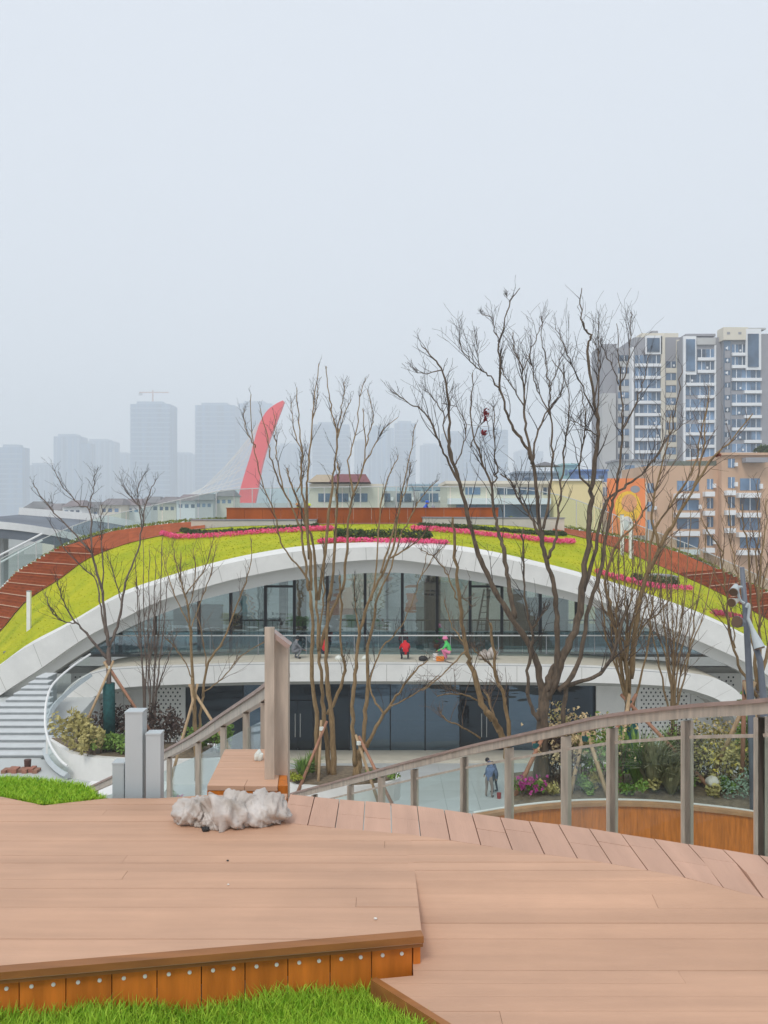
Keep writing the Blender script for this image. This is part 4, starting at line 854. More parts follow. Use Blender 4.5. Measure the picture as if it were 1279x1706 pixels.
# ------------------------------------------------------------------ the foreground terrace
HU, HL = EYE - 1.75, EYE - 1.885      # upper and lower deck surfaces
A_, B_ = Vector((-1.459, 3.422)), Vector((.157, 3.713))      # front edge of the raised deck
ed = (B_ - A_).normalized(); nrm = Vector((-ed.y, ed.x))
LF = A_ - ed * 3.0
def clip(poly, n, c):       # keep n.p <= c
    o = []
    for i in range(len(poly)):
        a, b = poly[i], poly[(i + 1) % len(poly)]; da, db = n.dot(a) - c, n.dot(b) - c
        if da <= 0: o.append(a)
        if (da < 0 < db) or (db < 0 < da): o.append(a + (b - a) * (da / (da - db)))
    return o
def boards(name, poly, ang, width, gap, zt, thick, m, parent, zf=None, blen=2.4):
    """cut a polygon into separate boards running along ang"""
    u = Vector((math.cos(ang), math.sin(ang))); v = Vector((-u.y, u.x))
    lo = min(v.dot(p) for p in poly); hi = max(v.dot(p) for p in poly); k = 0; y = lo
    while y < hi:
        s = clip(clip(poly, v, y + width - gap), -v, -y)
        if len(s) >= 3:
            a0 = min(u.dot(p) for p in s); a1 = max(u.dot(p) for p in s); x = a0 - random.random() * blen
            while x < a1:
                q = clip(clip(s, u, x + blen - gap), -u, -x)
                if len(q) >= 3:
                    area = abs(sum(q[i].x * q[(i + 1) % len(q)].y - q[(i + 1) % len(q)].x * q[i].y for i in range(len(q)))) / 2
                    if area > .002:
                        dz = random.uniform(-.0012, .0012)
                        mb = MB().prism([(p.x, p.y) for p in q], zt - thick, zt + dz)
                        if zf: mb.v = [(x_, y_, z_ - zt + zf(x_, y_)) for x_, y_, z_ in mb.v]
                        obj(name, mb, m, parent)
                x += blen
        y += width; k += 1
deck = thing('raised_deck', (-1, 4.4, HU - .2), 'raised terrace deck of pale reddish-brown boards with orange timber fascia', 'deck')
ldeck = thing('lower_deck', (1.5, 3, HL - .2), 'lower terrace deck of pale reddish-brown boards curving along the railing', 'deck')
V2 = lambda x, y: Vector((x, y))
FARL = [V2((72 - 639.5) / F * 5.37, 5.37), V2((178 - 639.5) / F * 5.50, 5.50)]
crest_px = [(x, y, 1.75) for x, y in ((470, 1322), (560, 1331), (690, 1342), (850, 1364), (945, 1375), (1022, 1387), (1147, 1406), (1279, 1427), (1420, 1450))]
zdeck = lambda x, y: HU - min(.135, .135 * max(0, (4.35 - y) / .62))      # the lower deck ramps up to the raised one
cr = []
for x, y, h in crest_px:
    d = F * h / (y - 853); cr.append(V2((x - 639.5) / F * d, d))
cr = [Vector(v) for v in interp([tuple(c) for c in cr], 30)]
inner = [c - Vector((0, .50)) for c in cr]
upoly = [LF, B_, V2(.150, 4.45)] + [c for c in reversed(inner) if -.57 < c.x < .15] + [V2(-.585, inner[0].y), V2(-.60, 5.59), V2((340 - 639.5) / F * 5.56, 5.56), V2((265 - 639.5) / F * 5.50, 5.50), FARL[1], FARL[0], V2(-2.35, 5.53), V2(-3.6, 5.6), V2(-4.3, 3.2)]
boards('deck_board', upoly, 0.0, .100, .0014, HU, .03, M['deck'], deck, blen=5.2)
obj('joists', MB().prism([(p.x, p.y) for p in clip(clip([V2(p.x * .985 - .02, p.y - (.03 if p.y > 5 else 0)) for p in upoly], -nrm, -(nrm.dot(B_) + .09)), V2(1, 0), .10)], HU - .16, HU - .034), M['deck_under'], deck)
# lower deck: edge with the stair is the crest line seen below the railing
G0 = V2(-.042, 3.63); G1 = V2(.222, 3.314)            # left edge of the lower deck against the front grass
lp_in = [G0, G1, V2(.8, 2.6), V2(1.0, -2.5), V2(5.5, -2.5), V2(4.6, 4.0)] + [c for c in reversed(inner) if c.x > .1]
lp_in = [V2(-.035, 3.66)] + lp_in[0:] if False else lp_in + [V2(.12, 4.9), V2(.12, 3.66)]
boards('deck_board', lp_in, 0.0, .100, .0014, HL, .03, M['deck'], ldeck, zf=zdeck, blen=5.2)
# border of boards laid across, ending at the crest
xb = -.58
ya = lambda x: np.interp(x, [c.x for c in inner], [c.y for c in inner]); yb_ = lambda x: np.interp(x, [c.x for c in cr], [c.y for c in cr])
while xb < 2.9:
    x1_ = xb + .156; mid = random.uniform(.35, .7); g_ = .0055
    for f0_, f1_ in ((0, mid), (mid, 1)):
        q = [(xb, ya(xb) + (yb_(xb) - ya(xb)) * f0_ + .003), (x1_ - g_, ya(x1_) + (yb_(x1_) - ya(x1_)) * f0_ + .003), (x1_ - g_, ya(x1_) + (yb_(x1_) - ya(x1_)) * f1_), (xb, ya(xb) + (yb_(xb) - ya(xb)) * f1_)]
        j_ = random.uniform(-.001, .001)
        obj('border_board', MB().hexa([(x, y, zdeck(x, y) - .03) for x, y in q], [(x, y, zdeck(x, y) + j_) for x, y in q]), M['deck_y'], ldeck)
    xb = x1_
obj('joists', MB().prism([(.16, 3.75), (.85, 2.7), (5, 2.7)] + [(c.x, c.y - .54) for c in reversed(cr) if c.x > .16] + [(.16, 4.9)], HL - .2, HL - .034), M['deck_under'], ldeck)
obj('joists', MB().prism([(.85, 2.5), (1.05, -2.4), (5.4, -2.4), (5, 2.68), (.86, 2.68)], HL - .2, HL - .034), M['deck_under'], ldeck)
obj('edge_board', MB().beam(Vector((G0.x, G0.y, HL - .06)), Vector((G1.x, G1.y, HL - .06)), .03, .13), M['rustedge'], ldeck)
obj('edge_board', MB().beam(Vector((G1.x, G1.y, HL - .06)), Vector((.8, 2.6, HL - .06)), .03, .13), M['rustedge'], ldeck)
# front fascia of the raised deck: boards, cap and screw plugs
L_ = (B_ - LF).length; fw = .172; n = int(L_ / fw)
scr = MB().tube([(0, .002, 0), (0, -.003, 0)], .008, 10).mesh('screw_plug', M['screw'])
for i in range(n + 1):
    a = B_ - ed * (i * fw + .035); b = B_ - ed * min((i + 1) * fw + .035 - .004, L_)
    if (a - LF).dot(ed) <= 0: break
    q = [b + nrm * .035, a + nrm * .035, a + nrm * .055, b + nrm * .055]
    o = obj('fascia_board', MB().prism([(p.x, p.y) for p in (b + nrm * .035, a + nrm * .035, a + nrm * .057, b + nrm * .057)], HU - .42, HU - .052), M['rustwood'], deck)
    for s in (.26, .74):
        p = a + (b - a) * s + nrm * .034; inst('screw_plug', scr, o, (p.x, p.y, HU - .080), math.atan2(ed.y, ed.x))
for z0_, z1_, of in ((-.049, -.026, .010), (-.0255, .0025, -.005)):
    p0_, p1_ = LF - nrm * (-of), B_ + ed * .006 + nrm * of
    q = [p0_, p1_, p1_ + nrm * (.05 - of), p0_ + nrm * (.05 - of)]
    obj('edge_cap', MB().prism([(p.x, p.y) for p in q], HU + z0_, HU + z1_), M['rustedge'], deck)
cp = B_ - ed * .03
obj('corner_post', MB().prism([(p.x, p.y) for p in (cp + nrm * .031, B_ + nrm * .031, B_ + nrm * .09, cp + nrm * .09)], HU - .42, HU - .0525), M['rustwood'], deck)
obj('side_fascia', MB().prism([(.128, 3.80), (.148, 3.80), (.140, 4.45), (.120, 4.45)], HU - .3, HU - .032), M['rustwood'], deck)

# grass
def blades(mb, pts, h0, h1, w_):
    for (x, y, z) in pts:
        a = random.random() * 6.283; l = random.uniform(h0, h1); s_ = Vector((math.cos(a), math.sin(a), 0)) * w_; b = random.random() * 6.283; ln = Vector((math.cos(b), math.sin(b), 0)) * l * random.uniform(.15, .75)
        p = Vector((x, y, z)); m_ = p + ln * .4 + Vector((0, 0, l * .6)); t_ = p + ln + Vector((0, 0, l * random.uniform(.75, 1)))
        mb.add([p - s_, p + s_, m_ + s_ * .7, m_ - s_ * .7, t_], [(0, 1, 2, 3), (3, 2, 4)])
def inpoly(x, y, poly):
    c = False
    for i in range(len(poly)):
        a, b = poly[i], poly[i - 1]
        if (a.y > y) != (b.y > y) and x < (b.x - a.x) * (y - a.y) / (b.y - a.y) + a.x: c = not c
    return c
def grass_patch(poly, n, z, h0, h1, w_, hf=None):
    xs_ = [p.x for p in poly]; ys_ = [p.y for p in poly]; pts = []
    while len(pts) < n:
        x, y = random.uniform(min(xs_), max(xs_)), random.uniform(min(ys_), max(ys_))
        if inpoly(x, y, poly): pts.append((x, y, z + (hf(x, y) if hf else 0)))
    mb = MB(); blades(mb, pts, h0, h1, w_); return mb
front = [LF + nrm * .03, B_ + nrm * .03 - ed * .19, G0 + V2(-.03, 0), G1 + V2(-.03, -.01), V2(.76, 2.6), V2(.9, 1.7), V2(-3, 1.7), V2(-4.3, 3.0)]
GZ = HU - .245
mound = lambda x, y: .015 * math.sin(x * 5 + 1) * math.cos(y * 6) + .03 * max(0, min(1, (x + .5) / .4)) + .05 * max(0, min(1, (-.75 - x) / .4)) + .012 * math.sin(x * 11)
struct('front_soil', MB().prism([(p.x, p.y) for p in front], GZ - .2, GZ - .02), M['soil'])
vis = [p for p in front]; vis = clip(vis, V2(0, -1), -2.75); vis = clip(vis, V2(-1, 0), 1.9)
tag(obj('front_grass', grass_patch(vis, 42000, GZ - .02, .05, .11, .0022, mound), M['grass']), 'lush green turf along the front of the raised deck', 'grass', kind='stuff')
lpch = [FARL[0], FARL[1], V2((140 - 639.5) / F * 5.8, 5.8), V2((60 - 639.5) / F * 5.93, 5.93), V2((0 - 639.5) / F * 5.97, 5.97), V2(-3.6, 6.1), V2(-3.5, 5.62), V2(-2.35, 5.55)]
struct('side_soil', MB().prism([(p.x, p.y) for p in lpch], HU - .4, HU - .03), M['soil'])
tag(obj('side_grass', grass_patch(lpch, 22000, HU - .035, .03, .07, .0028), M['grass']), 'small wedge of green turf at the far left edge of the raised deck', 'grass', kind='stuff')

# terrace body under everything (a roof edge wall), and the stair going down
body = [V2(-9, -3), V2(8, -3), V2(8, 4.0), V2(2.9, 4.6)] + [c - V2(0, .05) for c in reversed(cr)] + [V2(-1.6, 5.6), V2(-2.3, 5.95), V2(-9, 6.1)]
struct('terrace_body', MB().prism([(p.x, p.y) for p in body], 0, HL - .46), M['white2'])
# railing posts: (px, top y, depth)
rp = [(1400, 1150, 6.0), (1270, 1168, 6.7), (1147, 1177, 7.55), (1022, 1192, 8.5), (945, 1208, 9.5), (850, 1229, 10.5), (775, 1246, 11.5), (692, 1267, 12.5), (637, 1282, 13.5), (585, 1296, 14.5), (525, 1312, 15.5), (470, 1327, 16.5), (415, 1345, 17.6)]
rail_r = thing('stair_railing', P(1022, 1400, 8.5), 'long bronze steel and glass railing descending along the stair on the right', 'railing')
tp = [P(*q) for q in rp]; RH = 1.17
hp = [Vector(v) for v in interp([tuple(p + Vector((0, 0, .02))) for p in tp], 60)]
def rect_sweep(pts, wd, ht):
    rows = [[], [], [], []]
    for i, p in enumerate(pts):
        d = (pts[min(i + 1, len(pts) - 1)] - pts[max(i - 1, 0)]).normalized(); s_ = d.cross(Vector((0, 0, 1))).normalized(); u = s_.cross(d)
        for r_, (a, b) in zip(rows, ((-1, -1), (1, -1), (1, 1), (-1, 1))): r_.append(p + s_ * wd / 2 * a + u * ht / 2 * b)
    return MB().loft(rows, closed=True, flip=True)
obj('handrail_beam', rect_sweep([p + Vector((0, 0, -.075)) for p in hp], .075, .085), M['steel'], rail_r)
obj('handrail_cap', rect_sweep([p + Vector((0, 0, -.016)) for p in hp], .12, .030), M['steel_d'], rail_r)
gl = []
for i, p in enumerate(tp):
    d = (tp[min(i + 1, len(tp) - 1)] - tp[max(i - 1, 0)]); d.z = 0; d.normalize(); s_ = Vector((-d.y, d.x, 0))
    ps = obj('post', MB().beam(p + Vector((0, 0, -RH - .25)), p + Vector((0, 0, -.118)), .09, .014, d), M['steel'], rail_r)
    obj('post', MB().beam(p + Vector((0, 0, -RH - .25)) + s_ * .03, p + Vector((0, 0, -.118)) + s_ * .03, .09, .014, d), M['steel'], rail_r)
    gl.append((p, s_))
for i in range(len(tp) - 1):
    p, q = tp[i].lerp(tp[i + 1], .05), tp[i].lerp(tp[i + 1], .95); off = gl[i][1] * .008; th = gl[i][1] * .012
    z1, z0 = Vector((0, 0, -.27)), Vector((0, 0, -RH - .02))
    gp = obj('glass_panel', MB().hexa([p + off + z0, q + off + z0, q + off + th + z0, p + off + th + z0], [p + off + z1, q + off + z1, q + off + th + z1, p + off + th + z1]), M['glass_rail'], rail_r)
    obj('edge_trim', MB().beam(p + off + th * .5 + z1 + Vector((0, 0, .014)), q + off + th * .5 + z1 + Vector((0, 0, .014)), .024, .026), M['steel'], gp)
# left railing of the stair: newel posts and descending rail
lr = [(470, 1122, 6.8), (440, 1146, 7.6), (410, 1166, 8.4), (372, 1191, 9.4), (330, 1220, 10.6), (282, 1247, 12.0), (225, 1276, 13.4), (160, 1306, 15.0), (90, 1340, 16.6)]
rail_l = thing('stair_railing', P(462, 1320, 6.0), 'shorter bronze steel railing with a tall twin end post on the left of the stair', 'railing')
ltp = [P(*q) for q in lr]
lhp = [Vector(v) for v in interp([tuple(p) for p in ltp], 50)]
obj('handrail_beam', rect_sweep([p + Vector((0, 0, -.075)) for p in lhp], .075, .085), M['steel'], rail_l)
obj('handrail_cap', rect_sweep([p + Vector((0, 0, -.016)) for p in lhp], .12, .030), M['steel_d'], rail_l)
a = P(449, 1330, 5.85); obj('end_post', MB().box(a.x - .033, a.x + .030, 5.85, 5.87, HU - .3, P(0, 1045, 5.85).z), M['steel'], rail_l)
a = P(468, 1330, 5.95); obj('end_post', MB().hexa([(a.x - .05, 5.95, HU - .3), (a.x + .046, 5.95, HU - .3), (a.x + .046, 6.06, HU - .3), (a.x - .05, 6.06, HU - .3)], [(a.x - .05, 5.95, P(0, 1052, 5.95).z), (a.x + .046, 5.95, P(0, 1076, 5.95).z), (a.x + .046, 6.06, P(0, 1076, 5.95).z), (a.x - .05, 6.06, P(0, 1052, 5.95).z)]), M['steel'], rail_l)
obj('end_cap', MB().beam(P(455, 1054, 5.93) , P(483, 1076, 5.93), .13, .028), M['steel_d'], rail_l)
for i, p in enumerate(ltp[1:], 1):
    obj('post', MB().beam(p + Vector((0, 0, -RH - .3)), p + Vector((0, 0, -.118)), .1, .05, (1, 0, 0)), M['steel'], rail_l)
for i in range(1, len(ltp) - 1):
    p, q = ltp[i].lerp(ltp[i + 1], .06), ltp[i].lerp(ltp[i + 1], .94); th = Vector((.012, 0, 0)); z1, z0 = Vector((0, 0, -.27)), Vector((0, 0, -RH - .02))
    obj('glass_panel', MB().hexa([p + z0, p + th + z0, q + th + z0, q + z0], [p + z1, p + th + z1, q + th + z1, q + z1]), M['glass_rail'], rail_l)
# stringer of brown boards under the left railing
strg = [p + Vector((0, 0, -RH - .08)) for p in lhp]
obj('stringer', rect_sweep([p + Vector((0, -.02, 0)) for p in strg[8:]], .06, .30), mat('dark_timber', (.14, .065, .04), .6, .25, 5), rail_l)
# stair treads between the two railings
stt = thing('timber_stair', PZ(640, 10, EYE - 4), 'curved timber stair going down between the two railings', 'stairs')
NT = 30
def along(lst, t):
    i = t * (len(lst) - 1); j = min(int(i), len(lst) - 2); return lst[j].lerp(lst[j + 1], i - j)
rr_ = [p + Vector((-.06, 0, -RH - .08)) for p in hp[6:]]; ll_ = [p + Vector((.06, 0, -RH - .08)) for p in lhp[3:]]
for i in range(NT):
    a, b, c, d = along(ll_, i / NT), along(rr_, i / NT), along(rr_, (i + 1) / NT), along(ll_, (i + 1) / NT)
    z = min(a.z, b.z, HL - .25 - i * .17); z = HL - .30 - i * (HL - .30 - (TZ + .3)) / NT
    z = min(z, a.z - .02, b.z - .02)
    obj('stair_tread', MB().hexa([Vector((p.x, p.y, z - .3)) for p in (a, b, c, d)], [Vector((p.x, p.y, z)) for p in (a, b, c, d)]), M['deck_y'], stt)
lnd = [(c.x, c.y + .01) for c in cr if c.x > -.6] + [(rr_[0].x, rr_[0].y - .01), (ll_[0].x, ll_[0].y - .01)]
obj('landing', MB().prism(lnd, HL - 1.2, HL - .86), M['deck_y'], stt)
# boarded plinth next to the end posts
plp = [V2((345 - 639.5) / F * 5.72, 5.72), V2((462 - 639.5) / F * 5.70, 5.70), V2((470 - 639.5) / F * 6.60, 6.60), V2((375 - 639.5) / F * 6.60, 6.60)]
plt = thing('timber_plinth', (-.8, 6.1, HU - .5), 'boarded timber plinth behind the end posts of the left railing', 'plinth')
boards('plinth_board', plp, 0.0, .145, .003, HU + .012, .03, M['deck'], plt, blen=3)
obj('plinth_side', MB().prism([(p.x, p.y) for p in plp], HU - .5, HU - .022), M['rustwood'], plt)
orng = [V2((462 - 639.5) / F * 5.72, 5.72), V2((478 - 639.5) / F * 5.72, 5.72), V2((472.5 - 639.5) / F * 6.6, 6.6), V2((470.2 - 639.5) / F * 6.6, 6.6)]
obj('edge_fascia', MB().prism([(p.x + .004, p.y) for p in orng], HU - .5, HU + .010), M['rustwood'], plt)
# white plastic bag on it
def crumple(name, c, sx, sy, sz, seed, m, sub=5, amp=.22, flat=True):
    r_ = random.Random(seed); bm = bmesh.new(); bmesh.ops.create_icosphere(bm, subdivisions=sub, radius=1)
    wv = [(Vector((r_.gauss(0, 1.8), r_.gauss(0, .7), r_.gauss(0, .35))) * r_.uniform(1.6, 5), r_.random() * 6, r_.uniform(.4, 1)) for _ in range(9)] + [(Vector((r_.gauss(0, 2.0), r_.gauss(0, .5), r_.gauss(0, .4))) * r_.uniform(4, 9), r_.random() * 6, r_.uniform(.5, 1.1)) for _ in range(9)]
    for v in bm.verts:
        n_ = v.co.normalized(); f = 0
        for wk, ph, am in wv: f += am * (1 - 2 * abs(math.sin(wk.dot(n_) + ph))) / (1 + wk.length * .25)
        k_ = 1 + amp * f * .5
        v.co = Vector((n_.x * sx * k_, n_.y * sy * k_, n_.z * sz * k_))
        if v.co.z < -sz * .45: v.co.z = -sz * .45
        v.co += Vector(c) + Vector((0, 0, sz * .45))
    me = bpy.data.meshes.new(name); bm.to_mesh(me); bm.free(); me.materials.append(m); me.polygons.foreach_set('use_smooth', [True] * len(me.polygons)); return me
obj('plastic_bag', crumple('plastic_bag', P(431, 1270, 6.3).xy.to_3d() + Vector((0, 0, HU + .014)), .035, .035, .05, 3, M['tie'], 4), None, label='small white plastic bag on the timber plinth', cat='bag')
# the heap of plastic sacks on the deck
def sack(px, d, sx, sy, sz, seed, label, m=None, lift=0):
    x = (px - 639.5) / F * d
    me = crumple('plastic_sack', (x, d, HU + .002 + lift), sx, sy, sz, seed, m or M['sack'], 5, .30)
    return obj('plastic_sack', me, None, label=label, cat='sack', group='crumpled plastic sacks on the deck')
sack(330, 5.08, .14, .13, .10, 5, 'rounded dusty tan sack at the left end of the crumpled heap')
sack(385, 5.05, .20, .16, .135, 8, 'largest whitish crumpled plastic sack in the middle of the heap')
sack(440, 5.10, .18, .15, .115, 12, 'creased whitish sack at the right end of the heap')
sack(362, 5.0, .10, .07, .085, 21, 'creased pale sack fold spilling to the front of the heap')
obj('plastic_sack', crumple('plastic_sack', ((342 - 639.5) / F * 4.93, 4.93, HU + .002), .024, .015, .02, 30, M['sack_d'], 4), None, label='small black lump at the dark spot under the sack heap', cat='scrap')  # black lump for the small dark spot beneath the heap
# litter on the deck
for px, py, s, m, lab in ((379, 1435, .007, M['sack_d'], 'tiny dark stone lying on the raised deck'), (380, 1475, .006, M['screw'], 'tiny pale chip on the raised deck before the sacks'), (910, 1486, .012, M['screw'], 'pale crumpled scrap on the lower deck'), (625, 1532, .008, M['screw'], 'tiny pale chip near the raised deck corner')):
    H = HL if px > 700 else HU; d = F * (EYE - H) / (py - 853)
    obj('litter', crumple('litter', ((px - 639.5) / F * d, d, H + .002), s, s, s * .7, px, m, 3), None, label=lab, cat='litter')
# grey steel boxes at the deck edge
for (a, b, yt, d, dp, lab) in ((208, 237, 1189, 5.62, .11, 'tallest grey steel box post at the far edge of the deck'), (243, 267, 1225, 5.60, .09, 'medium grey steel box post right of the tallest one'), (187, 206, 1274, 5.66, .1, 'shortest grey steel box at the left of the tall post')):
    p, q = P(a, yt, d), P(b, yt, d)
    t = thing('steel_box', ((p.x + q.x) / 2, d, HU - .1), lab, 'steel box', 'grey steel boxes at the deck edge')
    obj('casing', MB().box(p.x, q.x, d, d + dp, HU - .25, p.z), M['greybox'], t)
    obj('lid', MB().box(p.x - .003, q.x + .003, d - .003, d + dp + .003, p.z + .001, p.z + .012), M['greybox'], t)
    obj('base_flange', MB().box(p.x - .02, q.x + .02, d - .02, d + dp + .02, HU - .27, HU - .252), M['greybox'], t)
slp = P(190, 1318, 16); tag(obj('white_ledge', MB().box(slp.x - .6, slp.x + .9, 15.8, 16.6, slp.z - .4, slp.z), M['white']), 'white ledge glimpsed behind the grey steel boxes', 'ledge')

# ------------------------------------------------------------------ people
SKIN = mat('skin', (.42, .25, .17), .6)
def person(name, base, rz, J, E, rad, cloth, label, scale=1.0, hat=None):
    """one continuous skinned body; faces take the cloth of the nearest bone"""
    ks = list(J); me = bpy.data.meshes.new('sk'); me.from_pydata([J[k_] for k_ in ks], [(ks.index(a), ks.index(b)) for a, b in E], [])
    o = bpy.data.objects.new('sk', me); C.objects.link(o); o.modifiers.new('s', 'SKIN'); ss = o.modifiers.new('d', 'SUBSURF'); ss.levels = 2
    for i, k_ in enumerate(ks): me.skin_vertices[0].data[i].radius = (rad[k_], rad[k_]); me.skin_vertices[0].data[i].use_root = (k_ == 'pelvis')
    dg = bpy.context.evaluated_depsgraph_get(); dg.update(); nm = bpy.data.meshes.new_from_object(o.evaluated_get(dg)); bpy.data.objects.remove(o)
    ml = list(dict.fromkeys(cloth.values())); nm.materials.clear()
    for m_ in ml: nm.materials.append(m_)
    for p in nm.polygons:
        c = p.center; best = (9, 0)
        for a, b in E:
            A, B = Vector(J[a]), Vector(J[b]); t = max(0, min(1, (c - A).dot(B - A) / max(1e-9, (B - A).length_squared))); dd = (A.lerp(B, t) - c).length - (rad[a] + rad[b]) * .4
            if dd < best[0]: best = (dd, ml.index(cloth.get((a, b), cloth['*'])))
        p.material_index = best[1]; p.use_smooth = True
    t = thing(name, base, label, 'person')
    b_ = bpy.data.objects.new('body', nm); C.objects.link(b_); b_.parent = t
    t.rotation_euler = (0, 0, rz); t.scale = (scale,) * 3
    if hat:
        hb = MB(); h = Vector(J['crown']); rows_ = []
        for zt, rr2 in ((-.05, .16), (-.045, .125), (.03, .12), (.08, .085), (.105, .02)): rows_.append([h + Vector((rr2 * math.cos(a), rr2 * 1.1 * math.sin(a), zt)) for a in np.linspace(0, 2 * math.pi, 13)])
        ho = obj('hat', hb.loft(rows_), hat); ho.parent = t
    elif hat is None:
        hb = MB(); h = Vector(J['crown']); rows_ = []
        for zt, rr2 in ((-.10, .098), (-.04, .104), (.03, .09), (.07, .05), (.085, .01)): rows_.append([h + Vector((rr2 * math.cos(a), .012 + rr2 * 1.08 * math.sin(a), zt)) for a in np.linspace(0, 2 * math.pi, 13)])
        ho = obj('hair', hb.loft(rows_), M['black'], smooth=True); ho.parent = t
    return t
EB = [('pelvis', 'waist'), ('waist', 'chest'), ('chest', 'neck'), ('neck', 'head'), ('head', 'crown'), ('head', 'nose')]
for s in 'lr':
    EB += [('chest', 'sh' + s), ('sh' + s, 'el' + s), ('el' + s, 'wr' + s), ('wr' + s, 'ha' + s), ('ha' + s, 'fi' + s), ('wr' + s, 'th' + s), ('pelvis', 'hp' + s), ('hp' + s, 'kn' + s), ('kn' + s, 'an' + s), ('an' + s, 'to' + s)]
RAD = dict(pelvis=.14, waist=.135, chest=.15, neck=.06, head=.095, crown=.085, nose=.02)
for s in 'lr': RAD.update({'sh' + s: .07, 'el' + s: .048, 'wr' + s: .034, 'ha' + s: .035, 'fi' + s: .016, 'th' + s: .012, 'hp' + s: .10, 'kn' + s: .068, 'an' + s: .045, 'to' + s: .035})
def squat(reach=.35, low=.12):      # faces +Y, feet on z=0
    J = dict(pelvis=(0, -.12, .26 + low), waist=(0, -.08, .44 + low), chest=(0, .03, .64 + low), neck=(0, .10, .80 + low), head=(0, .15, .92 + low), crown=(0, .15, 1.0 + low), nose=(0, .26, .91 + low))
    for s, k_ in (('l', -1), ('r', 1)):
        J.update({'sh' + s: (k_ * .19, .04, .68 + low), 'el' + s: (k_ * .25, .22, .46 + low), 'wr' + s: (k_ * .14, reach + .06, .34 + low), 'ha' + s: (k_ * .12, reach + .13, .30 + low), 'fi' + s: (k_ * .11, reach + .21, .25 + low), 'th' + s: (k_ * .07, reach + .13, .34 + low),
                  'hp' + s: (k_ * .10, -.08, .25 + low), 'kn' + s: (k_ * .20, .28, .42 + low), 'an' + s: (k_ * .16, .08, .07), 'to' + s: (k_ * .19, .26, .035)})
    return J
def cloth(top, leg, skin=SKIN, shoe=None):
    c = {'*': top, ('neck', 'head'): skin, ('head', 'crown'): skin, ('head', 'nose'): skin}
    for s in 'lr':
        for e in (('wr' + s, 'ha' + s), ('ha' + s, 'fi' + s), ('wr' + s, 'th' + s)): c[e] = skin
        for e in (('pelvis', 'hp' + s), ('hp' + s, 'kn' + s), ('kn' + s, 'an' + s)): c[e] = leg
        c[('an' + s, 'to' + s)] = shoe or M['black']
    return c
red = mat('red_jacket', (.62, .02, .03), .8); green = mat('green_jacket', (.10, .62, .16), .8); navy = mat('dark_trousers', (.03, .035, .05), .8); blue = mat('blue_workwear', (.10, .14, .25), .8, .3, 9)
greyc = mat('grey_workwear', (.20, .21, .23), .8, .3, 9); pinkc = mat('pink_cloth', (.80, .25, .42), .8); tan = mat('khaki_trousers', (.26, .20, .17), .8); hiv = mat('yellow_vest', (.65, .75, .05), .7); bluep = mat('blue_tarp', (.03, .12, .62), .6)
WZ = FZ + .003
person('person', PZ(675, 46.9, WZ), R(8), squat(.35, .10), EB, RAD, cloth(red, navy), 'person in a red jacket crouching on the balcony edge, back turned')
person('person', PZ(746, 46.95, WZ), R(75), squat(.42, .12), EB, RAD, cloth(green, pinkc), 'person in a green jacket and pink hat crouching on the balcony edge', hat=pinkc)
person('person', PZ(491, 47.2, WZ), R(-60), squat(.40, .12), EB, RAD, cloth(greyc, greyc), 'person in grey workwear crouching on the balcony near the tall end post')
person('person', PZ(540, 47.2, WZ), R(30), squat(.35, .10), EB, RAD, cloth(red, navy), 'person in dull red crouching on the balcony behind the middle tree stems')
# bent man on the plaza
J = dict(pelvis=(0, -.10, .92), waist=(0, -.02, 1.08), chest=(0, .16, 1.25), neck=(0, .30, 1.36), head=(0, .40, 1.42), crown=(0, .43, 1.49), nose=(0, .49, 1.37))
for s, k_ in (('l', -1), ('r', 1)):
    J.update({'sh' + s: (k_ * .19, .20, 1.27), 'el' + s: (k_ * .24, .26, .99), 'wr' + s: (k_ * .20, .42, .80), 'ha' + s: (k_ * .19, .47, .73), 'fi' + s: (k_ * .18, .50, .64), 'th' + s: (k_ * .13, .50, .74), 'hp' + s: (k_ * .10, -.09, .88), 'kn' + s: (k_ * .13, .02, .48), 'an' + s: (k_ * .14, -.08, .08), 'to' + s: (k_ * .16, .12, .04)})
person('person', PZ(815, 42.2, .04), R(-25), J, EB, RAD, cloth(blue, tan), 'person in blue workwear bending forward alone on the pale plaza')
person('person', PZ(823, 42.9, .04), R(40), J, EB, RAD, cloth(mat('dark_blue_workwear', (.07, .09, .16), .8, .3, 9), navy), 'person in darker clothes half hidden behind the bending person in blue')
bz2 = PZ(831, 42.0, .04); tag(obj('bucket', MB().tube([bz2, bz2 + Vector((0, 0, .26))], [.09, .11], 12), mat('red_bucket', (.30, .06, .06), .6)), 'small dark red bucket beside the bending person on the plaza', 'bucket')
# two behind the corten wall on the roof
rz_ = P(0, 847, 60.2).z
person('person', Vector((P(497, 0, 60.9).x, 60.9, rz_ - .72)), R(160), squat(.3, .0), EB, RAD, cloth(hiv, navy), 'person in a yellow vest crouching behind the rust-brown roof wall', hat=mat('orange_helmet', (.75, .35, .10), .5))
person('person', Vector((P(514, 0, 60.9).x, 60.9, rz_ - .75)), R(200), squat(.3, .0), EB, RAD, cloth(bluep, navy), 'person in blue crouching behind the rust-brown roof wall', hat=hiv)
person('person', Vector((P(708, 0, 60.9).x, 60.9, rz_ - .55)), R(250), squat(.25, .0), EB, RAD, cloth(bluep, greyc), 'person in bright blue bending behind the right part of the roof wall', hat=bluep)
obj('roof_platform', MB().box(-9.8, 6.5, 60.51, 61.3, rz_ - 1.2, rz_ - .76), M['stone_top'], bld)
obj('material_sack', crumple('material_sack', (P(722, 0, 60.9).x, 60.9, rz_ - .757), .22, .2, .75, 41, mat('grey_sack', (.30, .33, .38), .7), 4), None, label='grey sack standing behind the right part of the roof wall', cat='sack')
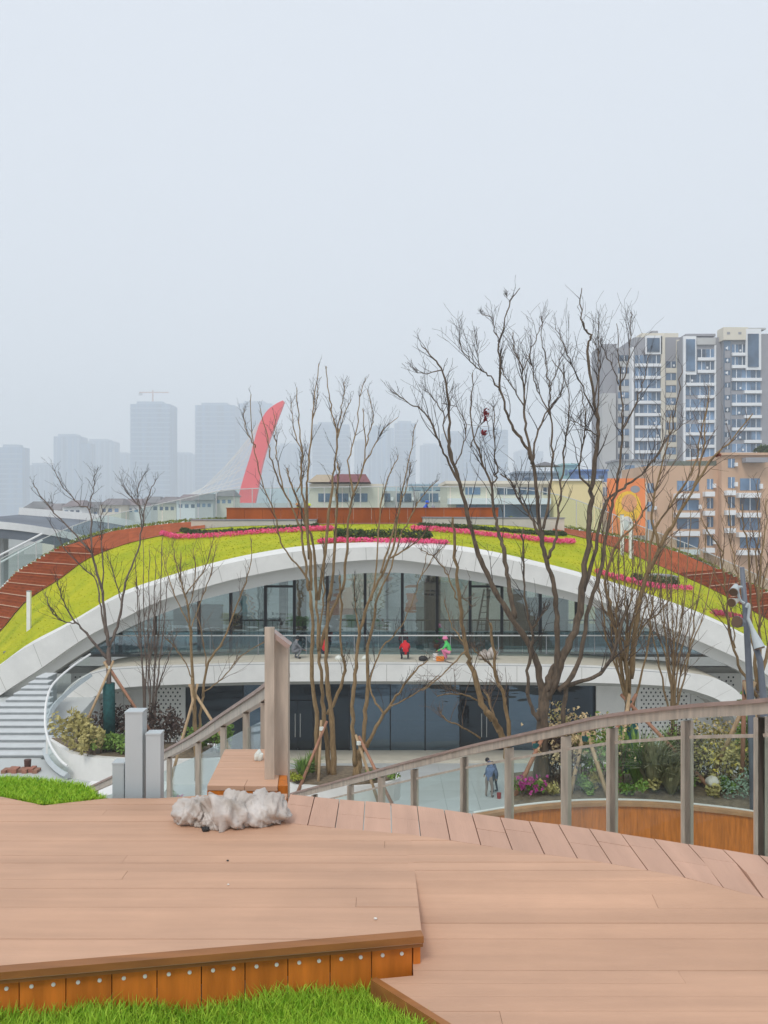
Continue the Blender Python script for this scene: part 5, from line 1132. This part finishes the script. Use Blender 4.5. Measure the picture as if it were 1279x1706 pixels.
# things lying on the balcony
def lump(name, px, d, s, seed, m, label, cat): obj(name, crumple(name, (PZ(px, d, 0).x, d, WZ), s[0], s[1], s[2], seed, m, 3, .2), None, label=label, cat=cat, group='tools and bags lying on the balcony edge')
lump('tool_bag', 705, 46.55, (.26, .15, .2), 2, M['sack_d'], 'black tool bag on the balcony edge beside the orange box', 'bag')
lump('material_sack', 806, 47.2, (.4, .25, .35), 4, M['sack'], 'grey sack on the balcony right of the green-jacketed person', 'sack')
lump('material_sack', 821, 47.4, (.3, .25, .45), 6, M['sack'], 'upright grey sack on the balcony next to the other sack', 'sack')
lump('white_sack', 563, 46.8, (.2, .15, .2), 9, M['tie'], 'white sack on the balcony between the middle tree stems', 'sack')
lump('white_sack', 607, 46.9, (.16, .15, .16), 10, M['tie'], 'small white sack on the balcony left of the red-jacketed person', 'sack')
p = PZ(733, 46.5, WZ); tag(obj('tool_box', MB().box(p.x - .2, p.x + .2, 46.4, 46.65, WZ, WZ + .22), mat('orange_plastic', (.85, .25, .03), .5)), 'orange plastic box on the balcony edge', 'box')
p = PZ(725, 46.7, WZ); tag(obj('paint_bucket', MB().tube([p, p + Vector((0, 0, .34))], [.12, .15], 10), M['offwhite']), 'white paint bucket behind the orange box on the balcony', 'bucket')

# ------------------------------------------------------------------ the town behind
bglass = mat('blue_window', (.11, .18, .28), .25, .5, .25, rnd=.45, spec=.6); greyw = mat('grey_render', (.33, .33, .355), .8, .06, .1); lgrey = mat('pale_render', (.52, .52, .51), .8, .05, .1)
creamw = mat('cream_render', (.72, .67, .56), .8, .05, .1); whitew = mat('white_render', (.82, .83, .84), .7, .04, .1); salmon = mat('salmon_tile', (.62, .41, .275), .8, .08, .3); yel = mat('yellow_render', (.82, .68, .36), .8, .05, .1)
DA = 220.0
def pb(px0, px1, yt, yb, d, dp):   # box from pixel rectangle
    a, b = P(px0, yt, d), P(px1, yb, d); return MB().box(a.x, b.x, d, d + dp, b.z, a.z)
def bay(parent, px0, px1, ytop, ybot, d, step, slabm, wn, sl_h=5.0, proud=.7, alt=False):
    """storeys of windows between projecting white slabs"""
    y = ytop; k = 0
    while y + step * .7 < ybot:
        w_ = (px1 - px0) / wn
        for i in range(wn):
            a, b = P(px0 + i * w_ + .5, y + 2, d), P(px0 + (i + 1) * w_ - .5, y + step - sl_h, d)
            o = obj('window', MB().box(a.x, b.x, d - .12, d + .1, b.z, a.z), bglass, parent)
            m_ = (a.x + b.x) / 2; obj('frame', MB().box(m_ - .07, m_ + .07, d - .2, d - .122, b.z, a.z), whitew, o)
        if random.random() < .45:
            ax_ = random.uniform(px0 + 1, px1 - 4); obj('air_conditioner', pb(ax_, ax_ + 2.6, y + step - sl_h - 5.5, y + step - sl_h - 2.2, d - .5, .3), whitew, parent)
        x0_, x1_ = (px0 + (px1 - px0) * .42 if (alt and k % 2) else px0), px1
        a, b = P(x0_, y + step - sl_h + .6, d), P(x1_, y + step + .6, d)
        obj('balcony_slab', MB().box(a.x, b.x, d - proud, d - .002, b.z, a.z), slabm, parent)
        y += step; k += 1
def tower(label, x, parts, base):
    return thing('apartment_tower', (P(x, 0, DA).x, DA, 0), label, 'building', 'high-rise apartment towers')
t = tower('grey and cream apartment tower, the lower one behind the bare tree crown', 1070, None, None)
g0 = lambda px0, px1, yt, d, dp, m, nm, par: (lambda a, b: obj(nm, MB().box(a.x, b.x, d, d + dp, 0, a.z), m, par))(P(px0, yt, d), P(px1, yt, d))
g0(1056, 1140, 562, DA, 14, greyw, 'wall', t); g0(1004, 1027, 573, DA + 3, 12, greyw, 'wall', t); g0(1027, 1052, 580, DA + 2, 12, greyw, 'wall', t)
g0(1052.3, 1055.7, 578, DA - .6, 3, whitew, 'fin', t); g0(1101, 1108, 560, DA - .5, 2, creamw, 'pier', t); g0(1127, 1138, 566, DA - .5, 4, creamw, 'pier', t)
bay(t, 1057, 1100, 590, 770, DA, 20.6, whitew, 3, alt=False); bay(t, 1109, 1126, 600, 770, DA, 20.6, creamw, 1, sl_h=8, proud=.2); bay(t, 1029, 1050, 590, 770, DA + 2, 20.6, lgrey, 1, sl_h=9, proud=.2)
obj('roof_frame', pb(1075, 1103, 559, 590, DA - .5, .4), whitew, t); obj('roof_window', pb(1078, 1099, 563, 586, DA - .7, .15), bglass, t); obj('parapet', pb(1068, 1130, 555, 562, DA + 1, 8), creamw, t); g0(1003, 1026, 655, DA + 1, 3, lgrey, 'lower_wall', t)
obj('roof_hut', pb(1085, 1096, 551, 556, DA + 4, 3), greyw, t)
t = tower('middle apartment tower with white framed bays and grey side wall', 1170, None, None)
g0(1140, 1206, 562, DA - 6, 18, greyw, 'wall', t); g0(1139, 1142, 560, DA - 6.8, .7, whitew, 'fin', t)
bay(t, 1161, 1190, 580, 618, DA - 6, 20.6, whitew, 2); bay(t, 1141, 1190, 622, 775, DA - 6, 20.6, whitew, 3, alt=True)
obj('bay_frame', pb(1140, 1160, 560, 624, DA - 6.9, .7), whitew, t); obj('bay_window', pb(1143, 1158, 565, 618, DA - 7.1, .19), bglass, t); g0(1190.5, 1193, 575, DA - 6.6, .5, whitew, 'fin', t); obj('roof_canopy', pb(1143, 1192, 556, 560, DA - 5, 9), greyw, t); obj('parapet', pb(1161, 1192, 563, 574, DA - 6.5, .4), lgrey, t)
t = tower('tallest apartment tower with cream crown and tall corner glazing', 1245, None, None)
g0(1206, 1285, 556, DA - 8, 18, greyw, 'wall', t); g0(1206, 1217, 568, DA - 8.3, .28, mat('blue_grey_render', (.15, .20, .27), .6), 'recess_wall', t)
bay(t, 1218, 1242, 572, 612, DA - 8, 20.6, whitew, 2); bay(t, 1218, 1267, 614, 775, DA - 8, 20.6, whitew, 3, alt=True); bay(t, 1207, 1216, 575, 775, DA - 8.3, 20.6, greyw, 1, sl_h=12, proud=.15)
obj('crown_wall', pb(1205, 1246, 545, 566, DA - 8.8, 4), creamw, t); obj('bay_frame', pb(1243, 1268, 548, 616, DA - 9, .7), whitew, t); obj('bay_window', pb(1246, 1264, 556, 611, DA - 9.2, .19), bglass, t); obj('roof_cap', pb(1238, 1276, 546, 549, DA - 7.8, 8), lgrey, t)
for px in (1211, 1230): obj('crown_opening', pb(px, px + 5, 553, 557, DA - 8.85, .045), greyw, t)
# salmon block
DS = 130.0
t = thing('salmon_apartment_block', (P(1180, 0, DS).x, DS, 0), 'salmon tiled apartment block with white balconies right of the orange mural', 'building')
g0(1078, 1202, 776, DS, 14, salmon, 'wall', t); g0(1202, 1330, 757, DS - 1.5, 15, salmon, 'wall', t); obj('terrace_parapet', pb(1122, 1200, 768, 776, DS + .5, 3), mat('green_grey_felt', (.15, .18, .15), .9), t)
def wins(px0, px1, rows_, d, h, slab_=None):
    for y in rows_:
        o = obj('window', pb(px0, px1, y, y + h, d - .1, .2), bglass, t); m_ = (px0 + px1) / 2; obj('frame', pb(m_ - .5, m_ + .5, y, y + h, d - .16, .055), whitew, o)
        if random.random() < .5: obj('air_conditioner', pb(px1 + .8, px1 + 5.2, y + h * .45, y + h * .85, d - .6, .55), whitew, t)
        if slab_: obj('balcony', pb(px0 - slab_, px1 + slab_, y + h + 4, y + h + 12, d - 1.2, 1.19), whitew, t)
wins(1128, 1164, (801, 833, 864, 895), DS, 17, 2); wins(1178, 1188, (798, 830, 861, 892), DS, 17, 3); wins(1076.5, 1089, (805, 836, 866), DS, 16)
wins(1213, 1224, (764,), DS - 1.5, 15); wins(1213, 1224, (795, 828, 858), DS - 1.5, 18, 2); wins(1233, 1266, (797, 830, 863, 893), DS - 1.5, 20, 2)
obj('cornice', pb(1200, 1330, 754, 758, DS - 2, 2), salmon, t); obj('roof_shed', pb(1243, 1279, 762, 770, DS - 3.2, 1.6), greyw, t)
rt = thing('roof_tree', P(1275, 757, DS + 2), 'round dark green tree crown on the salmon block roof', 'tree'); lb = MB(); [leafclump(lb, P(1275 + random.gauss(0, 8), 748 + random.gauss(0, 4), DS + 2), 40, .5, .5, .4, .25) for _ in range(16)]
obj('crown', lb, M['hedge'], rt); obj('trunk', MB().tube([P(1275, 760, DS + 2), P(1275, 750, DS + 2)], .12, 6), M['bark'], rt)
# cream / yellow blocks
DC = 110.0
t = thing('yellow_hall', (P(900, 0, DC).x, DC, 0), 'long pale yellow hall with blue windows behind the roof lawn', 'building')
g0(745, 922, 806, DC, 14, creamw, 'wall', t); g0(922, 1003, 800, DC - 2, 15, yel, 'blank_wall', t); obj('roof', pb(742, 924, 801, 806, DC - .8, 15), creamw, t)
for a, b in ((828, 860), (864, 892), (905, 918), (775, 800)): wins(a, b, (812,), DC, 12)
obj('canopy', pb(748, 918, 830, 840, DC - 3, 2.99), whitew, t); obj('lower_glazing', pb(760, 915, 841, 870, DC - .15, .14), bglass, t); obj('cornice', pb(920, 1005, 798, 801, DC - 2.3, 2), whitew, t)
t = thing('corner_block', (P(1005, 0, DC).x, DC, 0), 'cream stair tower with dark window slots left of the orange mural', 'building'); g0(1003.5, 1078, 803, DC + 3, 12, creamw, 'wall', t); wins(1005, 1011, (812, 838), DC + 3, 14)
t = thing('orange_mural', P(1043, 890, DC), 'large orange panel with a yellow rounded shape on a cream block', 'mural')
obj('panel', pb(1012, 1075, 797, 892, DC, .3), mat('orange_paint', (.95, .29, .09), .7, .05, .2), t)
def blob(px, py, rx_, ry_, dd, m, nm, n=20, rot=0): obj(nm, MB().add([P(px + rx_ * math.cos(a) * math.cos(rot) - ry_ * math.sin(a) * math.sin(rot), py + rx_ * math.cos(a) * math.sin(rot) + ry_ * math.sin(a) * math.cos(rot), DC - dd) for a in np.linspace(0, 2 * math.pi, n)[:-1]], [tuple(range(n - 1))]), m, t)
blob(1046, 845, 22, 27, .02, mat('yellow_paint', (.95, .58, .04), .7), 'yellow_shape'); blob(1048, 838, 13, 15, .03, mat('pale_orange_paint', (.80, .38, .18), .7), 'inner_shape'); blob(1058, 815, 8, 6, .03, greyw, 'grey_shape'); blob(1044, 872, 10, 12, .035, mat('mural_white', (.75, .72, .68), .7), 'white_shape')
# pavilion with sweeping roof
DP = 125.0
t = thing('pavilion', (P(560, 0, DP).x, DP, 0), 'cream pavilion with maroon hipped roof above the rust-brown wall', 'building')
g0(515, 640, 806, DP, 10, creamw, 'wall', t); g0(640, 752, 818, DP + 2, 10, lgrey, 'annex_wall', t)
def hip(px0, px1, yt, yb, d, dp, m, inset, nm): 
    a, b = P(px0, yb, d), P(px1, yb, d); c, e = P(px0 + inset, yt, d), P(px1 - inset, yt, d); y = Vector((0, dp, 0)); h_ = Vector((0, dp * .4, 0))
    obj(nm, MB().add([a, b, b + y, a + y, c + h_, e + h_, e + h_ * 1.5, c + h_ * 1.5], [(0, 1, 5, 4), (1, 2, 6, 5), (2, 3, 7, 6), (3, 0, 4, 7), (4, 5, 6, 7), (0, 3, 2, 1)]), m, t)
hip(512, 560, 789, 803, DP - 1, 9, mat('tan_roof', (.42, .34, .24), .8), 12, 'roof'); hip(548, 617, 788, 803, DP - 2, 9, mat('maroon_roof', (.20, .07, .075), .8), 9, 'roof')
for a, b in ((530, 552), (560, 580), (590, 612), (620, 650), (660, 685), (700, 730)): wins(a, b, (822,), DP if b < 640 else DP + 2, 14)
for i, (a, b, yt, d, m, lab) in enumerate(((683, 742, 806, 190, mat('pale_blue_sheet', (.35, .48, .56), .6), 'small pale blue building behind the bare branches'), (938, 962, 772, 185, mat('teal_glass', (.30, .52, .52), .4), 'teal glazed roof house above the yellow hall'), (958, 1012, 782, 180, mat('blue_sheet', (.12, .22, .48), .6), 'low building with a bright blue sheet roof'), (1030, 1120, 765, 200, lgrey, 'pale grey low block in front of the apartment towers'), (860, 940, 785, 190, mat('slate_block', (.30, .36, .44), .7), 'slate blue low block behind the yellow hall'))):
    t = thing('low_block', (P((a + b) / 2, 0, d).x, d, 0), lab, 'building'); g0(a, b, yt + 3, d, 10, m, 'wall', t); obj('roof', pb(a - 2, b + 2, yt, yt + 3, d - .5, 11), m if i != 3 else greyw, t)
    for q in range(3): obj('window', pb(a + (b - a) * (.12 + .3 * q), a + (b - a) * (.30 + .3 * q), yt + 10, yt + 20, d - .06, .05), bglass, t)
t = thing('roof_parasol', P(908, 800, 112), 'wide dark grey parasol on the yellow hall roof', 'parasol'); obj('mast', MB().tube([P(908, 801, 112), P(908, 776, 112)], .06, 6), greyw, t)
cpt = P(908, 774, 112); obj('canopy', MB().loft([[cpt + Vector((r_ * math.cos(a), r_ * math.sin(a), z_)) for a in np.linspace(0, 2 * math.pi, 13)] for r_, z_ in ((.05, .35), (1.9, -.2), (1.85, -.24))]), mat('grey_canvas', (.16, .16, .17), .8), t)
# row of old low houses far left
for i in range(11):
    x0_ = 38 + i * 32 + random.uniform(-3, 3); w_ = random.uniform(28, 36); yt = 842 - i * 1.9 + random.uniform(-5, 3); d = 265 + random.uniform(-15, 25)
    ORD = ['first', 'second', 'third', 'fourth', 'fifth', 'sixth', 'seventh', 'eighth', 'ninth', 'tenth', 'eleventh']
    t = thing('low_house', (P(x0_ + w_ / 2, 0, d).x, d, 0), 'low %s grey-roofed house in the hazy row, %s counted from the red pylon' % (['grey', 'cream', 'white'][i % 3], ORD[10 - i]), 'building', 'low houses in the hazy row')
    g0(x0_, x0_ + w_, yt + 8, d, 12, [lgrey, creamw, whitew][i % 3], 'wall', t); hip(x0_ - 2, x0_ + w_ + 2, yt - 3, yt + 8, d - 1, 13, mat('slate_roof%d' % i, (.18 + .02 * (i % 3), .18, .185), .9, .2, .3), 7, 'roof')
    for q in range(3): obj('window', pb(x0_ + w_ * (.1 + .3 * q), x0_ + w_ * (.28 + .3 * q), yt + 14, yt + 20, d - .06, .05), bglass, t)
# elevated ramp at the far left
rp_ = [Vector(v) for v in interp([tuple(P(*q)) for q in ((-120, 872, 86), (-40, 878, 87), (30, 884, 88), (90, 893, 90), (150, 905, 94), (230, 912, 100))], 24)]
t = thing('elevated_road', (P(0, 0, 88).x, 88, 0), 'white-edged elevated road curving behind the left end of the roof', 'road bridge')
bk = [p + Vector((3, 14, .8)) for p in rp_]; obj('road_deck', MB().loft([[p + Vector((0, 0, -.9)) for p in rp_], rp_, bk, [p + Vector((0, 0, -.9)) for p in bk]], closed=True), M['road'], t)
obj('parapet', rect_sweep([p + Vector((0, 0, .35)) for p in rp_], .3, .7), M['offwhite'], t); obj('parapet', rect_sweep([p + Vector((0, 0, .4)) for p in bk], .3, .8), M['offwhite'], t)
for i in (3, 10, 17): obj('pier', MB().beam(Vector((rp_[i].x + 1.5, rp_[i].y + 6, 0)), rp_[i] + Vector((1.5, 6, -.95)), 1.2, 1.2, (0, 1, 0)), lgrey, t)
for k, (y0_, y1_) in enumerate(((925, 889), (938, 900))):
    obj('hand_rail', MB().tube([P(-20, y0_ + 10, 80), P(70, y1_, 84)], .10, 6), M['offwhite'], t)

# cable-stayed bridge pylon
DBR = 430.0
t = thing('bridge_pylon', P(412, 830, DBR), 'tall red curved bridge pylon with fans of stay cables, faded by haze', 'bridge')
lft = [(394, 840), (400, 815), (407, 790), (417, 758), (430, 711), (443, 686), (459, 673), (471, 667)]; rgt = [(424, 840), (429, 815), (433, 792), (438, 768), (450, 728), (457, 710), (465, 690), (473, 669)]
lf_, rg_ = interp(lft, 24), interp(rgt, 24)
a = [P(x, y, DBR) for x, y in lf_]; b = [P(x, y, DBR) for x, y in rg_]; q = Vector((0, 4.4, 0))
obj('pylon', MB().loft([a, b, [v + q for v in b], [v + q for v in a]], closed=True), mat('red_steel', (.92, .06, .07), .5, .06, .05), t)
for k in range(13):
    s_ = a[int(4 + k * 1.35)]; e_ = P(262 + k * 8.5, 836, DBR); obj('stay_cable', MB().tube([s_ + q / 2, e_ + q / 2], .17, 4), M['offwhite'], t)
obj('bridge_deck', MB().box(P(180, 0, DBR).x, P(560, 0, DBR).x, DBR - 4, DBR + 12, P(0, 846, DBR).z, P(0, 838, DBR).z), lgrey, t)
# skyline towers in the haze
tw = [(-2, 37, 745, 1250), (47, 84, 775, 1500), (89, 134, 727, 1400), (140, 188, 735, 1600), (192, 217, 757, 1700), (217, 283, 673, 1300), (286, 324, 757, 1650), (325, 391, 675, 1350), (397, 452, 672, 1550), (458, 515, 742, 1750), (520, 581, 707, 1500), (590, 628, 735, 1800), (614, 656, 713, 1450), (657, 692, 705, 1500), (700, 735, 742, 1750), (736, 772, 722, 1500), (772, 846, 716, 1350), (860, 905, 752, 1800), (1290, 1330, 700, 1300)]
tw = [(a, b, c, d * 1.30) for a, b, c, d in tw]
tm = mat('tower_glass', (.12, .22, .36), .5, .3, .03, stretch=(4, 4, .3), rnd=.15); tm2 = mat('tower_bands', (.24, .34, .47), .6, .05, .02)
desc = ['wide', 'low slim', 'stepped', 'plain', 'short', 'banded unfinished', 'short twin', 'broad', 'tall', 'low distant', 'pale glazed', 'faint', 'slim', 'narrow', 'low faint', 'squat', 'broad rounded', 'very faint', 'edge']
beside = ['standing alone above the elevated road', 'just right of the alone standing tower', 'with a stepped top', 'next to the stepped tower', 'left of the crane tower', 'topped by a crane', 'right of the crane tower', 'between crane tower and red pylon', 'directly behind the red pylon', 'right of the red pylon', 'behind the left middle tree crown', 'behind the maroon pavilion roof', 'above the maroon pavilion roof', 'adjoining the slim one', 'behind the right middle tree twigs', 'left of the red dry leaves', 'behind the red dry leaves', 'right of the broad rounded tower', 'beyond the apartment towers']
for i, (a, b, yt, d) in enumerate(tw):
    if a > 1200: continue
    pa, pb_ = P(a, yt, d), P(b, yt, d); wd = pb_.x - pa.x
    t = thing('skyline_tower', ((pa.x + pb_.x) / 2, d, 0), '%s hazy high-rise tower %s' % (desc[i], beside[i]), 'building', 'hazy skyline towers')
    obj('shaft', MB().box(pa.x, pb_.x, d, d + wd * .8, 0, pa.z), tm, t)
    nf = int((pa.z) / 9)
    for k in range(3, nf): 
        if i in (0, 5, 7, 8, 10, 13, 16) : obj('floor_band', MB().box(pa.x - .6, pb_.x + .6, d - .8, d - .01, k * 9, k * 9 + 2.6), tm2, t)
    if i not in (0, 5, 7, 8, 10, 13, 16):
        for k in range(5): x = pa.x + wd * (.08 + k * .2); obj('pilaster', MB().box(x, x + wd * .06, d - .8, d - .01, 0, pa.z - 3), tm2, t)
    obj('crown', MB().box(pa.x + wd * .15, pb_.x - wd * .2, d + 2, d + wd * .6, pa.z, pa.z + 5), tm2, t)
    if i == 2: obj('step', MB().box(pb_.x + .01, pb_.x + wd * .35, d + 2, d + wd * .6, 0, pa.z - 14), tm, t)
cb = P(252, 673, 1300 * 1.30); t = thing('tower_crane', cb, 'faint tower crane on top of the banded unfinished tower', 'crane')
obj('mast', MB().beam(cb + Vector((0, 10, 4)), cb + Vector((0, 10, 27)), 2, 2, (0, 1, 0)), M['corten'], t); obj('jib', MB().beam(cb + Vector((-26, 10, 23)), cb + Vector((30, 10, 23)), 1.4, 1.8), M['corten'], t); obj('counterweight', MB().box(cb.x - 26, cb.x - 20, 1300 * 1.30 + 8, 1300 * 1.30 + 12, cb.z + 17.5, cb.z + 21.9), M['stone_top'], t)

# ------------------------------------------------------------------ haze
hz = bpy.data.materials.new('haze'); hz.use_nodes = True; n_ = hz.node_tree; n_.nodes.clear()
o_ = n_.nodes.new('ShaderNodeOutputMaterial'); pv = n_.nodes.new('ShaderNodeVolumePrincipled')
pv.inputs['Color'].default_value = (.925, .965, 1.0, 1); pv.inputs['Density'].default_value = .00078; pv.inputs['Anisotropy'].default_value = .0
n_.links.new(pv.outputs[0], o_.inputs['Volume'])
tag(obj('haze', MB().box(-2700, 2700, -350, 2700, -1.2, 285), hz), 'pale haze over the whole town', 'haze', kind='stuff')
